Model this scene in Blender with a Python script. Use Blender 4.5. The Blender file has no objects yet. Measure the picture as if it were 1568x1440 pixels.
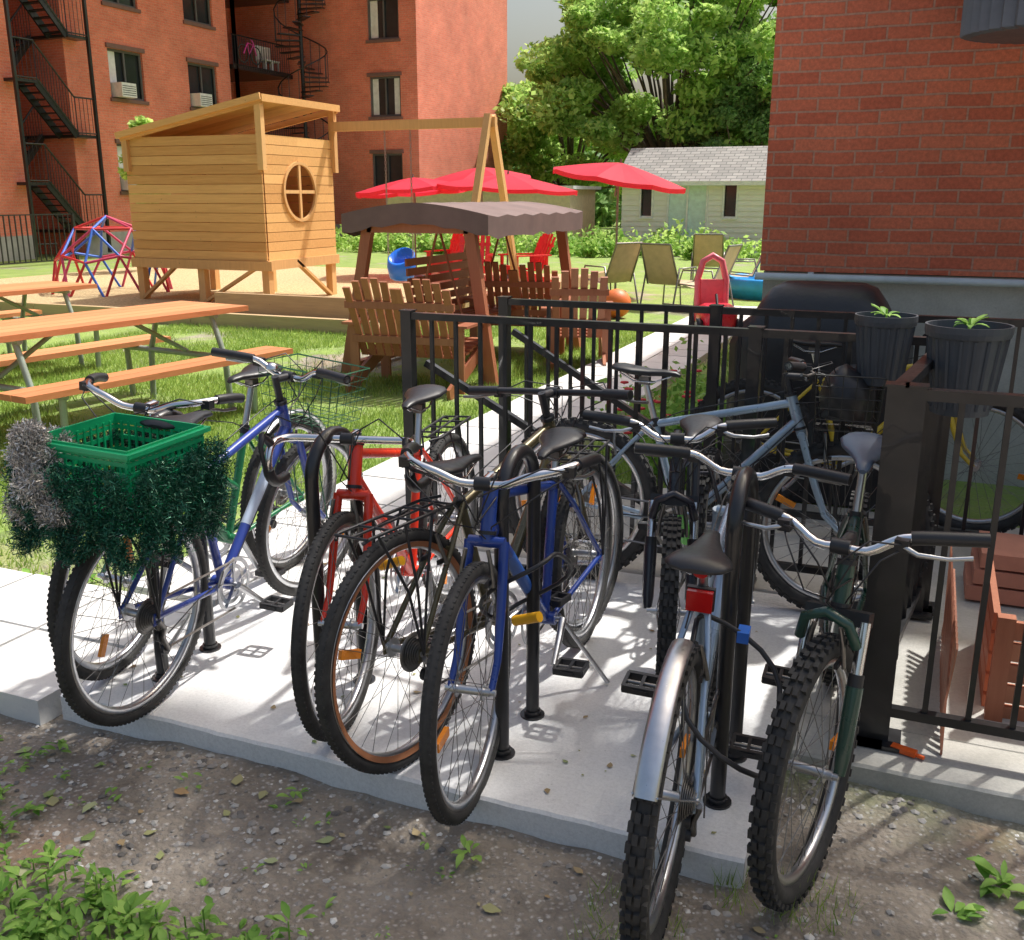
import bpy, math, random, bmesh
import numpy as np
from mathutils import Vector, Matrix
random.seed(7); rng=np.random.default_rng(7)
scene=bpy.context.scene
rad=math.radians
# ------------------------------------------------------------ materials
class NT:
    def __init__(s,name):
        m=bpy.data.materials.new(name); m.use_nodes=True
        s.m=m; s.t=m.node_tree; s.b=s.t.nodes['Principled BSDF']; s.o=s.t.nodes['Material Output']
        s._pos=None
    def n(s,t): return s.t.nodes.new(t)
    def l(s,a,b): s.t.links.new(a,b)
    def setin(s,sock,v):
        if isinstance(v,bpy.types.NodeSocket): s.l(v,sock)
        else:
            if isinstance(v,tuple) and len(v)==3 and sock.type=='RGBA': v=(*v,1)
            sock.default_value=v
    def pos(s):
        if s._pos is None: s._pos=s.n('ShaderNodeNewGeometry').outputs['Position']
        return s._pos
    def xyz(s,v=None):
        x=s.n('ShaderNodeSeparateXYZ'); s.l(v or s.pos(),x.inputs[0]); return x.outputs
    def comb(s,a,b,c):
        x=s.n('ShaderNodeCombineXYZ')
        for i,q in enumerate((a,b,c)): s.setin(x.inputs[i],q)
        return x.outputs[0]
    def math(s,op,a,b=0.0,c=None,clamp=False):
        x=s.n('ShaderNodeMath'); x.operation=op; x.use_clamp=clamp
        s.setin(x.inputs[0],a); s.setin(x.inputs[1],b)
        if c is not None: s.setin(x.inputs[2],c)
        return x.outputs[0]
    def vmul(s,v,sc):
        x=s.n('ShaderNodeVectorMath'); x.operation='MULTIPLY'; s.setin(x.inputs[0],v); x.inputs[1].default_value=sc; return x.outputs[0]
    def noise(s,scale,detail=4,rough=.55,vec=None,dist=0):
        x=s.n('ShaderNodeTexNoise'); x.inputs['Scale'].default_value=scale; x.inputs['Detail'].default_value=detail
        x.inputs['Roughness'].default_value=rough; x.inputs['Distortion'].default_value=dist
        s.l(vec or s.pos(),x.inputs['Vector']); return x.outputs['Fac']
    def voro(s,scale,vec=None,feat='F1'):
        x=s.n('ShaderNodeTexVoronoi'); x.feature=feat; x.inputs['Scale'].default_value=scale; s.l(vec or s.pos(),x.inputs['Vector']); return x.outputs
    def ramp(s,f,stops):
        x=s.n('ShaderNodeValToRGB'); r=x.color_ramp
        while len(r.elements)<len(stops): r.elements.new(.5)
        for e,(p,c) in zip(r.elements,stops):
            e.position=p; e.color=(c,c,c,1) if not isinstance(c,tuple) else (*c,1)
        s.setin(x.inputs[0],f); return x.outputs[0]
    def mix(s,f,a,b,mode='MIX'):
        x=s.n('ShaderNodeMix'); x.data_type='RGBA'; x.blend_type=mode
        s.setin(x.inputs[0],f); s.setin(x.inputs[6],a); s.setin(x.inputs[7],b); return x.outputs[2]
    def island(s): return s.n('ShaderNodeNewGeometry').outputs['Random Per Island']
    def bump(s,h,strength=.3,dist=.01):
        x=s.n('ShaderNodeBump'); x.inputs['Strength'].default_value=strength; x.inputs['Distance'].default_value=dist
        s.l(h,x.inputs['Height']); s.l(x.outputs[0],s.b.inputs['Normal'])
    def base(s,c,rough=.6,metal=0.):
        s.setin(s.b.inputs['Base Color'],c); s.setin(s.b.inputs['Roughness'],rough); s.setin(s.b.inputs['Metallic'],metal)
def sc(c,k): return tuple(min(1,x*k) for x in c)
MC={}
def mk(name,col,rough=.5,metal=0.,var=.15,scale=8,isl=False,bump=0,coat=0):
    if name in MC: return MC[name]
    t=NT(name); f=t.noise(scale,5,.6)
    if isl: f=t.math('ADD',t.math('MULTIPLY',f,.4),t.math('MULTIPLY',t.island(),.6))
    c=t.mix(t.ramp(f,[(.25,0.),(.75,1.)]),sc(col,1-var),sc(col,1+var))
    r=t.math('ADD',t.math('MULTIPLY',t.noise(scale*3,3),.25),rough-.12)
    t.base(c,r,metal)
    if coat: t.b.inputs['Coat Weight'].default_value=coat
    if bump: t.bump(t.noise(scale*8,4),bump,.004)
    MC[name]=t.m; return t.m
def mk_wood(name,a,b,axis='x',rough=.7):
    t=NT(name); s={'x':(2,30,30),'y':(30,2,30),'z':(30,30,2)}[axis]
    g=t.noise(1,5,.6,t.vmul(t.pos(),s),1.0)
    f=t.math('ADD',t.math('MULTIPLY',g,.6),t.math('MULTIPLY',t.island(),.45))
    kn=t.ramp(t.voro(5,t.vmul(t.pos(),tuple(1 if q==2 else 1.4 for q in s)))[0],[(.0,.35),(.07,1.)])
    c=t.mix(1.,t.mix(t.ramp(f,[(.25,0.),(.8,1.)]),a,b),kn,'MULTIPLY')
    t.base(c,rough); t.bump(g,.3,.004); return t.m
def mk_brick(name,c1,c2,mortar,bw,bh,ms=.008):
    t=NT(name); p=t.xyz()
    wob=t.math('MULTIPLY',t.math('SUBTRACT',t.noise(3,2),.5),.02)
    v=t.comb(t.math('ADD',p[0],p[1]),t.math('ADD',p[2],wob),0.)
    b=t.n('ShaderNodeTexBrick'); t.l(v,b.inputs['Vector'])
    b.inputs['Scale'].default_value=1; b.inputs['Brick Width'].default_value=bw; b.inputs['Row Height'].default_value=bh
    b.inputs['Mortar Size'].default_value=ms; b.inputs['Mortar Smooth'].default_value=.4; b.inputs['Bias'].default_value=-.1
    b.inputs['Color1'].default_value=(*c1,1); b.inputs['Color2'].default_value=(*c2,1); b.inputs['Mortar'].default_value=(*mortar,1)
    st=t.ramp(t.noise(.9,6,.6),[(.3,.8),(.7,1.12)])
    fn=t.ramp(t.noise(45,4,.7),[(.3,.75),(.7,1.15)])
    chip=t.ramp(t.noise(8,6,.78,dist=.5),[(.64,0.),(.70,1.)])
    c=t.mix(1.,t.mix(1.,b.outputs['Color'],st,'MULTIPLY'),fn,'MULTIPLY')
    c=t.mix(t.math('MULTIPLY',chip,.4),c,(.6,.42,.35))
    t.base(c,.85)
    h=t.math('ADD',t.math('MULTIPLY',b.outputs['Fac'],-1.),t.math('MULTIPLY',t.noise(60,4),.35)); t.bump(h,.7,.01)
    return t.m
def leafmat(name,a,b,tr=.35,scale=.5):
    t=NT(name)
    f=t.math('ADD',t.math('MULTIPLY',t.noise(scale,3),.6),t.math('MULTIPLY',t.island(),.5))
    c=t.mix(t.ramp(f,[(.3,0.),(.8,1.)]),a,b); t.base(c,.55)
    t.b.inputs['Specular IOR Level'].default_value=.3
    tl=t.n('ShaderNodeBsdfTranslucent'); t.l(c,tl.inputs[0])
    ms=t.n('ShaderNodeMixShader'); ms.inputs[0].default_value=tr
    t.l(t.b.outputs[0],ms.inputs[1]); t.l(tl.outputs[0],ms.inputs[2]); t.l(ms.outputs[0],t.o.inputs['Surface'])
    return t.m
# ------------------------------------------------------------ mesh builder
class MB:
    def __init__(s): s.v=[];s.f=[];s.mi=[];s.sm=[];s.X=None
    def add(s,vs,fs,mi=0,sm=False):
        o=len(s.v)
        if s.X is not None: vs=[s.X@Vector(v) for v in vs]
        s.v.extend([tuple(v) for v in vs])
        for f in fs: s.f.append(tuple(i+o for i in f)); s.mi.append(mi); s.sm.append(sm)
    def path(s,pts,r,n=8,mi=0,cap=True,flat=1.0):
        P=[Vector(p) for p in pts]; N=len(P)
        rs=r if isinstance(r,(list,tuple)) else [r]*N
        T=[]
        for i in range(N):
            d=(P[min(i+1,N-1)]-P[max(i-1,0)])
            T.append(d.normalized() if d.length>1e-9 else Vector((0,0,1)))
        up=Vector((0,0,1)) if abs(T[0].z)<.9 else Vector((1,0,0))
        a=T[0].cross(up).normalized(); vs=[]
        for i in range(N):
            a=(a-T[i]*a.dot(T[i])); a=a.normalized() if a.length>1e-6 else T[i].orthogonal().normalized()
            b=T[i].cross(a)
            for k in range(n):
                t=2*math.pi*k/n; vs.append(P[i]+a*(math.cos(t)*rs[i])+b*(math.sin(t)*rs[i]*flat))
        fs=[(i*n+k,i*n+(k+1)%n,(i+1)*n+(k+1)%n,(i+1)*n+k) for i in range(N-1) for k in range(n)]
        s.add(vs,fs,mi,n>4)
        if cap:
            s.add(vs[:n],[tuple(range(n))[::-1]],mi); s.add(vs[-n:],[tuple(range(n))],mi)
    def tube(s,a,b,r,r2=None,n=8,mi=0,cap=True): s.path([a,b],[r,r if r2 is None else r2],n,mi,cap)
    def box(s,c,d,mi=0,rot=None):
        c=Vector(c); x,y,z=[q/2 for q in d]
        R=rot if rot is not None else Matrix.Identity(3)
        vs=[c+R@Vector((i*x,j*y,k*z)) for i in(-1,1) for j in(-1,1) for k in(-1,1)]
        s.add(vs,[(0,1,3,2),(4,6,7,5),(0,4,5,1),(2,3,7,6),(0,2,6,4),(1,5,7,3)],mi)
    def beam(s,a,b,w,h,mi=0):
        a=Vector(a);b=Vector(b);d=b-a;L=d.length;z=d.normalized()
        up=Vector((0,0,1)) if abs(z.z)<.95 else Vector((0,1,0))
        x=up.cross(z).normalized(); y=z.cross(x)
        R=Matrix((x,y,z)).transposed(); s.box((a+b)/2,(w,h,L),mi,R)
    def ring(s,c,prof,n=48,mi=0,closed=True,sm=True,axis='y'):
        c=Vector(c); m=len(prof); vs=[]
        for i in range(n):
            t=2*math.pi*i/n; ct,st=math.cos(t),math.sin(t)
            for r,h in prof:
                vs.append(c+(Vector((r*ct,h,r*st)) if axis=='y' else Vector((r*ct,r*st,h))))
        K=m if closed else m-1
        fs=[(i*m+k,i*m+(k+1)%m,((i+1)%n)*m+(k+1)%m,((i+1)%n)*m+k) for i in range(n) for k in range(K)]
        s.add(vs,fs,mi,sm)
    def loft(s,secs,mi=0,cap=True,sm=True):
        n=len(secs[0]); vs=[p for q in secs for p in q]
        fs=[(i*n+k,i*n+(k+1)%n,(i+1)*n+(k+1)%n,(i+1)*n+k) for i in range(len(secs)-1) for k in range(n)]
        s.add(vs,fs,mi,sm)
        if cap: s.add(secs[0],[tuple(range(n))[::-1]],mi); s.add(secs[-1],[tuple(range(n))],mi)
    def obj(s,name,mats,parent=None):
        me=bpy.data.meshes.new(name); me.from_pydata(s.v,[],s.f)
        for m in mats: me.materials.append(m)
        me.polygons.foreach_set('material_index',s.mi); me.polygons.foreach_set('use_smooth',s.sm); me.update()
        o=bpy.data.objects.new(name,me); scene.collection.objects.link(o)
        if parent: o.parent=parent
        return o
def empty(name,mat=None):
    e=bpy.data.objects.new(name,None); e.empty_display_size=.2; scene.collection.objects.link(e)
    if mat is not None: e.matrix_world=mat
    return e
def npmesh(name,verts,nper,mats,mi=None,parent=None):
    N=len(verts)//nper; me=bpy.data.meshes.new(name)
    me.vertices.add(len(verts)); me.vertices.foreach_set('co',verts.astype(np.float32).ravel())
    me.loops.add(len(verts)); me.loops.foreach_set('vertex_index',np.arange(len(verts),dtype=np.int32))
    me.polygons.add(N); me.polygons.foreach_set('loop_start',np.arange(N,dtype=np.int32)*nper)
    for m in mats: me.materials.append(m)
    if mi is not None: me.polygons.foreach_set('material_index',mi.astype(np.int32))
    me.update(calc_edges=True); me.validate()
    o=bpy.data.objects.new(name,me); scene.collection.objects.link(o)
    if parent: o.parent=parent
    return o
def leaves(C,size,up=.3,asp=.55):
    N=len(C); d=rng.normal(size=(N,3)); d/=np.linalg.norm(d,axis=1)[:,None]
    nrm=rng.normal(size=(N,3)); nrm[:,2]+=up*2; nrm/=np.linalg.norm(nrm,axis=1)[:,None]
    d-=nrm*(d*nrm).sum(1)[:,None]; d/=np.linalg.norm(d,axis=1)[:,None]+1e-9
    e=np.cross(nrm,d); s=(size*rng.uniform(.6,1.3,N))[:,None]
    return np.stack([C-d*s,C+e*s*asp,C+d*s,C-e*s*asp],1).reshape(-1,3)
# ------------------------------------------------------------ common mats
M_alu=mk('brushed_aluminium',(.6,.61,.63),.32,1.,.1,30)
M_chrome=mk('chrome',(.78,.78,.79),.16,1.,.05,10)
M_rub=mk('tyre_rubber',(.036,.035,.034),.78,0,.45,20)
M_blk=mk('black_plastic',(.024,.024,.027),.40,0,.2,20)
M_gum=mk('gum_sidewall',(.40,.16,.07),.7)
M_org=mk('orange_reflector',(.9,.28,.02),.25)
M_red=mk('red_reflector',(.5,.01,.01),.2)
M_white=mk('white_paint',(.8,.8,.8),.4)
M_steel=mk('dark_steel',(.24,.23,.22),.4,.9,.3,40)
M_black=mk('black_painted_steel',(.016,.016,.018),.36,0,.3,12,coat=.3)
# ------------------------------------------------------------ bicycles
def wheel(w,c,R,kind,gum,front,seed):
    r=.027 if kind=='mtb' else .02
    w.ring(c,[(R-r+r*math.cos(a),r*1.0*math.sin(a)) for a in [2*math.pi*k/10 for k in range(10)]],72,1)
    if gum:
        for q in(-1,1): w.ring(c,[(R-.034,q*r*1.03),(R-.05,q*r*.75)],72,5,closed=False)
    w.ring(c,[(R-2*r+.006,.013),(R-2*r+.006,-.013),(R-2*r-.012,-.011),(R-2*r-.018,0),(R-2*r-.012,.011)],72,2)
    c=Vector(c); rr=R-2*r-.014; hf=.022 if front else .028
    w.tube(c+Vector((0,-.055,0)),c+Vector((0,.055,0)),.012,n=10,mi=2)
    for q in(-1,1):
        w.tube(c+Vector((0,q*.034,0)),c+Vector((0,q*.038,0)),hf,n=14,mi=2)
        w.tube(c+Vector((0,q*.055,0)),c+Vector((0,q*.068,0)),.009,n=8,mi=2)
    for k in range(32):
        a=2*math.pi*k/32; q=1 if k%2 else -1; off=(1 if (k//2)%2 else -1)*1.15
        h=c+Vector((hf*.85*math.cos(a+off),q*.036,hf*.85*math.sin(a+off)))
        p=c+Vector((rr*math.cos(a),0,rr*math.sin(a)))
        w.tube(h,p,.0011,n=4,mi=9,cap=False)
    if kind=='mtb':
        n=52
        for k in range(n):
            for row,(da,yy,rk) in enumerate(((0,.008,.0),(0,-.008,.0),(.5,.021,-.008),(.5,-.021,-.008))):
                a=2*math.pi*(k+da)/n; Rr=R+rk+.001
                rot=Matrix.Rotation(-a,3,'Y')
                w.box(c+Vector((Rr*math.cos(a),yy,Rr*math.sin(a))),(.012,.011,.02),1,rot)
    else:
        n=110
        for k in range(n):
            for yy in(-.010,.010):
                a=2*math.pi*(k+(.5 if yy>0 else 0))/n; rot=Matrix.Rotation(-a,3,'Y')
                w.box(c+Vector(((R-.004)*math.cos(a),yy,(R-.004)*math.sin(a))),(.005,.007,.009),1,rot)
    a=seed*1.7+(0 if seed%2 else 2.3); rm=R*.66; p=c+Vector((rm*math.cos(a),0,rm*math.sin(a)))
    w.box(p,(.075,.012,.024),6,Matrix.Rotation(-a,3,'Y'))
def fender(w,c,R,a0,a1,mi,wd=.026):
    n=26; secs=[]
    for i in range(n):
        a=a0+(a1-a0)*i/(n-1); pr=[]
        for k in range(7):
            t=-1.25+2.5*k/6; pr.append((R+.018+.016*math.cos(t)-.008,wd*math.sin(t)))
        pts=[Vector(c)+Vector((r*math.cos(a),y,r*math.sin(a))) for r,y in pr]
        pts+=[Vector(c)+Vector(((r-.003)*math.cos(a),y*.94,(r-.003)*math.sin(a))) for r,y in pr[::-1]]
        secs.append(pts)
    w.loft(secs,mi)
def wire_basket(w,c,d,mi,nx=5,ny=8,nz=6,r=.0014):
    cx,cy,cz=c; X,Y,Z=[q/2 for q in d]; tp=.86
    def P(u,v,t):
        k=tp+(1-tp)*t; return (cx+u*X*k,cy+v*Y*k,cz-Z+2*Z*t)
    cor=[(-1,-1),(1,-1),(1,1),(-1,1),(-1,-1)]
    for i in range(nz):
        t=i/(nz-1); rr=r*2.2 if i==nz-1 else r
        w.path([P(a,b,t) for a,b in cor],rr,4,mi)
    for i in range(nx+1):
        u=-1+2*i/nx; w.path([P(u,-1,1),P(u,-1,0),P(u,1,0),P(u,1,1)],r,4,mi)
    for i in range(ny+1):
        v=-1+2*i/ny; w.path([P(-1,v,1),P(-1,v,0),P(1,v,0),P(1,v,1)],r,4,mi)
bikeN=0
def bicycle(near,face,yaw=0,lean=0,steer=0,R=.335,wb=1.04,paint=(.02,.05,.2),metal=0.,tire='road',bar='flat',barz=.97,sadz=.88,
            opts=(),crank=20,zfar=0,ht=.13,stl=.44,saddle_m=None,accent=None,name='bicycle'):
    global bikeN; bikeN+=1; k=bikeN
    th=rad(90 if face>0 else -90)+rad(yaw); d=Vector((math.cos(th),math.sin(th),0))
    nr=Vector(near); far=nr+(d*wb if face>0 else -d*wb); far.z=zfar
    rear,front=(nr,far) if face>0 else (far,nr)
    pitch=-math.atan2(front.z-rear.z,wb)
    e=empty(name,Matrix.Translation(rear)@Matrix.Rotation(th,4,'Z')@Matrix.Rotation(pitch,4,'Y')@Matrix.Rotation(rad(lean),4,'X'))
    pm=mk('bicycle_paint_%d'%k,paint,.3,metal,.12,6,coat=.6)
    ac=mk('bicycle_accent_%d'%k,accent,.35) if accent else pm
    sm=saddle_m or M_blk
    mats=[pm,M_rub,M_alu,M_blk,M_chrome,M_gum,M_org,M_red,ac,M_steel]
    V=Vector
    RA=V((0,0,R)); FA=V((wb,0,R)); BB=V((.43,0,.275)); a73=rad(73); sd=V((-math.cos(a73),0,math.sin(a73)))
    ST=BB+sd*stl; SAD=BB+sd*((sadz-.275)/math.sin(a73)-.02)
    a71=rad(71); sa=V((-math.cos(a71),0,math.sin(a71))); fp=V((math.sin(a71),0,math.cos(a71)))
    AX=FA-fp*.045; HB=AX+sa*(R+.075); HT=HB+sa*ht
    S=Matrix.Translation(HB)@Matrix.Rotation(rad(steer),4,sa)@Matrix.Translation(-HB)
    f=MB(); tr=.0165
    f.tube(HB,HT,.021,n=12,mi=0); f.tube(HB-sa*.006,HB+sa*.004,.024,n=12,mi=3); f.tube(HT-sa*.004,HT+sa*.008,.024,n=12,mi=3)
    if 'step' in opts:
        f.path([HT-sa*.04,BB.lerp(HT,.55)+V((0,0,.07)),BB+sd*.2],tr*.95,12)
        f.tube(HB+sa*.03,BB,tr*1.1,n=12)
    else:
        f.tube(HT-sa*.03,ST-sd*.02,tr*.95,n=12); f.tube(HB+sa*.03,BB,tr*1.15,n=12)
    q0=(HB+sa*.03).lerp(BB,.3);q1=(HB+sa*.03).lerp(BB,.65); f.tube(q0,q1,tr*1.17,n=12,mi=8)
    f.tube(BB,ST,.0155,n=12); f.tube(ST-sd*.03,ST+sd*.004,.019,n=12,mi=3)
    f.tube(BB+V((0,-.036,0)),BB+V((0,.036,0)),.021,n=12)
    for y in(-1,1):
        f.path([ST+V((0,y*.014,-.01)),ST.lerp(RA,.3)+V((0,y*.034,0)),RA+V((0,y*.062,0))],.0085,8)
        f.path([BB+V((-.02,y*.02,0)),BB.lerp(RA,.35)+V((0,y*.036,0)),RA+V((0,y*.062,0))],.0095,8)
        f.box(RA+V((.008,y*.062,-.004)),(.04,.005,.04),0)
    f.tube(ST.lerp(RA,.33)+V((0,-.035,0)),ST.lerp(RA,.33)+V((0,.035,0)),.007)
    f.tube(BB.lerp(RA,.2)+V((0,-.03,0)),BB.lerp(RA,.2)+V((0,.03,0)),.007)
    for y in(-1,1):
        b=ST.lerp(RA,.42)+V((-.012,y*.045,0)); f.path([b,b+V((-.012,-y*.008,.05)),b+V((-.016,-y*.02,.09))],.006,6,9); f.box(b+V((0,-y*.012,.008)),(.05,.009,.012),3)
    f.path([HT+V((.03,.0,.03)),HT.lerp(ST,.2)+V((0,.018,.012)),HT.lerp(ST,.8)+V((0,.018,.01)),ST.lerp(RA,.3)+V((0,.02,.05))],.0022,5,3)
    f.path([HB+V((.02,-.02,.05)),HB.lerp(BB,.3)+V((0,-.02,.01)),BB+V((.02,-.02,.03)),BB.lerp(RA,.5)+V((0,-.055,.0)),RA+V((.03,-.08,-.06))],.0022,5,3)
    f.obj('frame',mats,e)
    s=MB(); s.tube(ST-sd*.02,SAD,.0125,n=10,mi=2)
    secs=[]
    for x,hw,zt,h in((-.135,.03,.012,.012),(-.125,.062,.018,.03),(-.09,.078,.016,.04),(-.04,.07,.008,.042),(.02,.04,.002,.036),(.08,.024,.003,.03),(.125,.019,.0,.026),(.142,.01,-.006,.014)):
        q=[]
        for t in range(14):
            a=2*math.pi*t/14; yy=hw*math.cos(a); zz=h*.5*math.sin(a); zz=zz*(.75 if zz>0 else 1)-(abs(yy)/.078)**2*.006
            q.append(SAD+V((x+.0,yy,zt+zz+.03)))
        secs.append(q)
    s.loft(secs,10)
    for y in(-1,1): s.path([SAD+V((-.1,y*.025,.025)),SAD+V((-.04,y*.022,-.008)),SAD+V((.04,y*.02,-.008)),SAD+V((.11,y*.008,.02))],.0035,6,4)
    s.box(SAD+V((0,0,-.004)),(.04,.035,.03),9)
    s.obj('saddle',mats+[sm],e)
    w=MB(); wheel(w,RA,R,tire,'gum' in opts,False,k); w.obj('rear_wheel',mats,e)
    g=MB()
    for r,y in((.095,-.045),(.07,-.038)):
        g.ring(BB+V((0,y,0)),[(r,.0015),(r,-.0015),(r-.014,-.0015),(r-.014,.0015)],44,9 if tire=='mtb' else 2,sm=False)
    for i in range(5):
        a=i*2*math.pi/5+.3; g.beam(BB+V((0,-.047,0)),BB+V((.085*math.cos(a),-.045,.085*math.sin(a))),.012,.004,2)
    for y,a in((-1,rad(crank)),(1,rad(crank+180))):
        p0=BB+V((0,y*.06,0)); p1=BB+V((.17*math.cos(a),y*.075,.17*math.sin(a)))
        g.path([p0,p1],[.013,.009],8,2); g.tube(BB,p0,.009,mi=2)
        c=p1+V((0,y*.055,0)); g.tube(p1,c+V((0,y*.045,0)),.006,mi=9)
        for xx in(-.034,.034): g.box(c+V((xx,0,0)),(.012,.09,.02),3)
        for yy in(-.043,0,.043): g.box(c+V((0,yy,0)),(.07,.009,.019),3)
        for xx in(-.042,.042): g.box(c+V((xx,0,0)),(.004,.04,.01),3)
    for i in range(7):
        r=.05-.005*i; g.tube(RA+V((0,-.036-.0042*i,0)),RA+V((0,-.038-.0042*i,0)),r,n=22,mi=9)
    g.ring(RA+V((0,-.033,0)),[(.056,.001),(.056,-.001),(.02,-.001),(.02,.001)],30,9)
    cy=-.047
    D1=RA+V((.03,cy,-.075)); D2=RA+V((.055,cy,-.13))
    g.path([BB+V((0,cy,.088)),RA+V((0,cy,.042))],.0045,4,9); g.path([RA+V((.028,cy,-.028)),D1,D2,BB+V((0,cy,-.088))],.0045,4,9)
    for p in(D1,D2): g.tube(p+V((0,-.006,0)),p+V((0,.006,0)),.019,n=12,mi=3)
    g.path([RA+V((0,-.07,-.01)),D1+V((0,-.02,.03)),D1+V((0,-.01,0)),D2+V((0,-.01,0))],.008,6,9)
    g.path([BB+V((-.09,cy,.02)),BB+V((-.06,cy,.07)),BB+V((.0,cy,.098))],.003,4,9)
    if 'kick' in opts: g.path([BB+V((-.05,.03,-.01)),BB+V((-.09,.09,-.13)),BB+V((-.12,.17,-.265))],.0075,8,2)
    g.obj('drivetrain',mats,e)
    h=MB(); h.X=S
    cr=HB-sa*.025
    if 'susp' in opts:
        h.tube(HB,cr,.019,n=10,mi=3)
        h.box(cr,(.045,.15,.035),3,Matrix.Rotation(rad(-19),3,'Y'))
        for y in(-1,1):
            t0=cr+V((.012,y*.066,0)); t1=FA+V((-.012,y*.066,.0)); mid=t0.lerp(t1,.42)
            h.tube(t0,mid,.014,n=10,mi=4); h.tube(t0.lerp(t1,.34),mid,.019,n=10,mi=3); h.path([mid,t1.lerp(mid,.2),t1],[.021,.018,.013],10,0)
        c2=FA+sa*(R+.03)
        h.path([c2+V((.03,-.066,-.03)),c2+V((.045,-.05,.03)),c2+V((.05,0,.055)),c2+V((.045,.05,.03)),c2+V((.03,.066,-.03))],.013,8,0)
    else:
        h.tube(HB,cr,.019,n=10,mi=0); h.tube(cr+V((0,-.05,0)),cr+V((0,.05,0)),.016,n=10,mi=0)
        for y in(-1,1):
            h.path([cr+V((0,y*.048,.004)),cr.lerp(AX,.5)+V((.0,y*.054,0)),cr.lerp(AX,.8)+V((.006,y*.056,0)),FA+V((0,y*.056,0))],[.0145,.013,.011,.009],10,0)
    for y in(-1,1):
        b=FA+sa*(R-.06)+V((.012,y*.044,0)); h.path([b,b+V((.0,-y*.004,.05)),b+V((-.004,-y*.014,.1))],.006,6,9); h.box(b+V((0,-y*.012,.012)),(.05,.009,.012),3)
    h.path([HT+sa*.02+V((.1,.05,.05)),HB+V((.11,.0,.05)),HB+V((.05,.01,.0))],.0022,5,3)
    h.obj('fork',mats,e)
    w=MB(); w.X=S; wheel(w,FA,R,tire,False,True,k+1); w.obj('front_wheel',mats,e)
    b=MB(); b.X=S
    up=max(.02,(barz-HT.z)/math.sin(a71)); SM=HT+sa*up; C=SM+V((.075,0,.0))
    b.tube(HT,SM+sa*.012,.0135,n=10,mi=4 if bar in('swept','drop') else 3); b.path([SM,C],.0145,10,4 if bar in('swept','drop') else 3); b.tube(C+V((0,-.022,0)),C+V((0,.022,0)),.019,n=12,mi=3)
    bm=4 if bar in('swept','drop','riser') else 3
    def side(pts,y): return [C+V((p[0],y*p[1],p[2])) for p in pts]
    if bar=='flat': P=[(0,0,0),(-.004,.1,.002),(-.02,.2,.004),(-.045,.3,.006)]
    elif bar=='riser': P=[(0,0,0),(0,.06,0),(-.012,.12,.035),(-.025,.17,.045),(-.065,.30,.05)]
    elif bar=='swept': P=[(0,0,0),(.015,.06,.005),(.02,.12,.03),(.0,.19,.045),(-.06,.235,.05),(-.13,.255,.045),(-.18,.26,.035)]
    else: P=[(0,0,0),(0,.1,0),(.0,.17,0),(.02,.2,0),(.07,.21,-.005),(.1,.212,-.04),(.095,.214,-.09),(.05,.216,-.125),(-.03,.22,-.13)]
    def smooth(p):
        o=[]
        for i in range(len(p)-1):
            p0=V(p[max(i-1,0)]);p1=V(p[i]);p2=V(p[i+1]);p3=V(p[min(i+2,len(p)-1)])
            for t in(0,.33,.66): o.append(.5*((2*p1)+(p2-p0)*t+(2*p0-5*p1+4*p2-p3)*t*t+(3*p1-p0-3*p2+p3)*t**3))
        o.append(V(p[-1])); return o
    for y in(-1,1):
        pp=smooth(side(P,y)); b.path(pp,.0115,10,bm)
        L=len(pp); b.path(pp[int(L*.68):],.0165,10,3)
        e0=pp[-1]; i1=int(L*.60); lp=pp[i1]
        if bar!='drop':
            dr=(e0-lp).normalized()
            b.box(lp+V((.012,0,-.008)),(.035,.03,.028),3)
            b.path([lp+V((.02,0,-.01)),lp+dr*.04+V((.05,0,-.02)),lp+dr*.1+V((.045,0,-.03)),lp+dr*.15+V((.04,0,-.028))],[.007,.006,.005,.006],6,2 if k%2 else 9)
            b.path([lp+V((.03,0,-.005)),lp+V((.1,-y*.05,.02)),C+V((.11,y*.02,.0)),C+V((.06,0,-.09)),HT+V((.02,-y*.02,-.03))],.0024,5,3)
            b.path([lp+V((.02,0,-.02)),lp+V((.08,-y*.03,-.03)),C+V((.1,y*.05,-.08)),HB+V((.03,y*.02,.02))],.0022,5,3)
        else:
            b.path([C+V((.08,y*.212,-.0)),C+V((.125,y*.214,.03)),C+V((.14,y*.214,.0)),C+V((.12,y*.214,-.08))],[.014,.012,.007,.005],8,3)
            b.path([C+V((.12,y*.21,.03)),C+V((.16,y*.15,.1)),C+V((.1,y*.05,.04)),HB+V((.04,0,.03))],.0024,5,3)
    if 'bell' in opts: b.ring(C+V((-.01,.07,.018)),[(.024,0),(.022,.012),(.012,.02),(.001,.022)],16,4,closed=False,axis='z')
    b.obj('handlebar',mats,e)
    if 'basket' in opts:
        q=MB(); q.X=S; wire_basket(q,C+V((.15,0,-.08)),(.24,.34,.2),0); bm2=mk('wire_'+('green' if 'greenb' in opts else 'black'),(.03,.12,.06) if 'greenb' in opts else (.02,.02,.02),.4)
        q.path([C+V((.05,.05,-.1)),FA+V((0,.07,0))],.003,5,0);q.path([C+V((.05,-.05,-.1)),FA+V((0,-.07,0))],.003,5,0)
        if 'bag' in opts:
            secs=[]
            for z_,kx in((-.15,.05),(-.14,.09),(-.06,.1),(.0,.085),(.04,.05),(.05,.02)): secs.append([C+V((.15+kx*math.cos(a)*(1+.1*math.sin(3*a)),kx*1.3*math.sin(a),z_+.01*math.sin(2*a))) for a in [2*math.pi*i/16 for i in range(16)]])
            q.loft(secs,1)
        q.obj('front_basket',[bm2,M_blk],e)
    rz=2*R+.035
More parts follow.
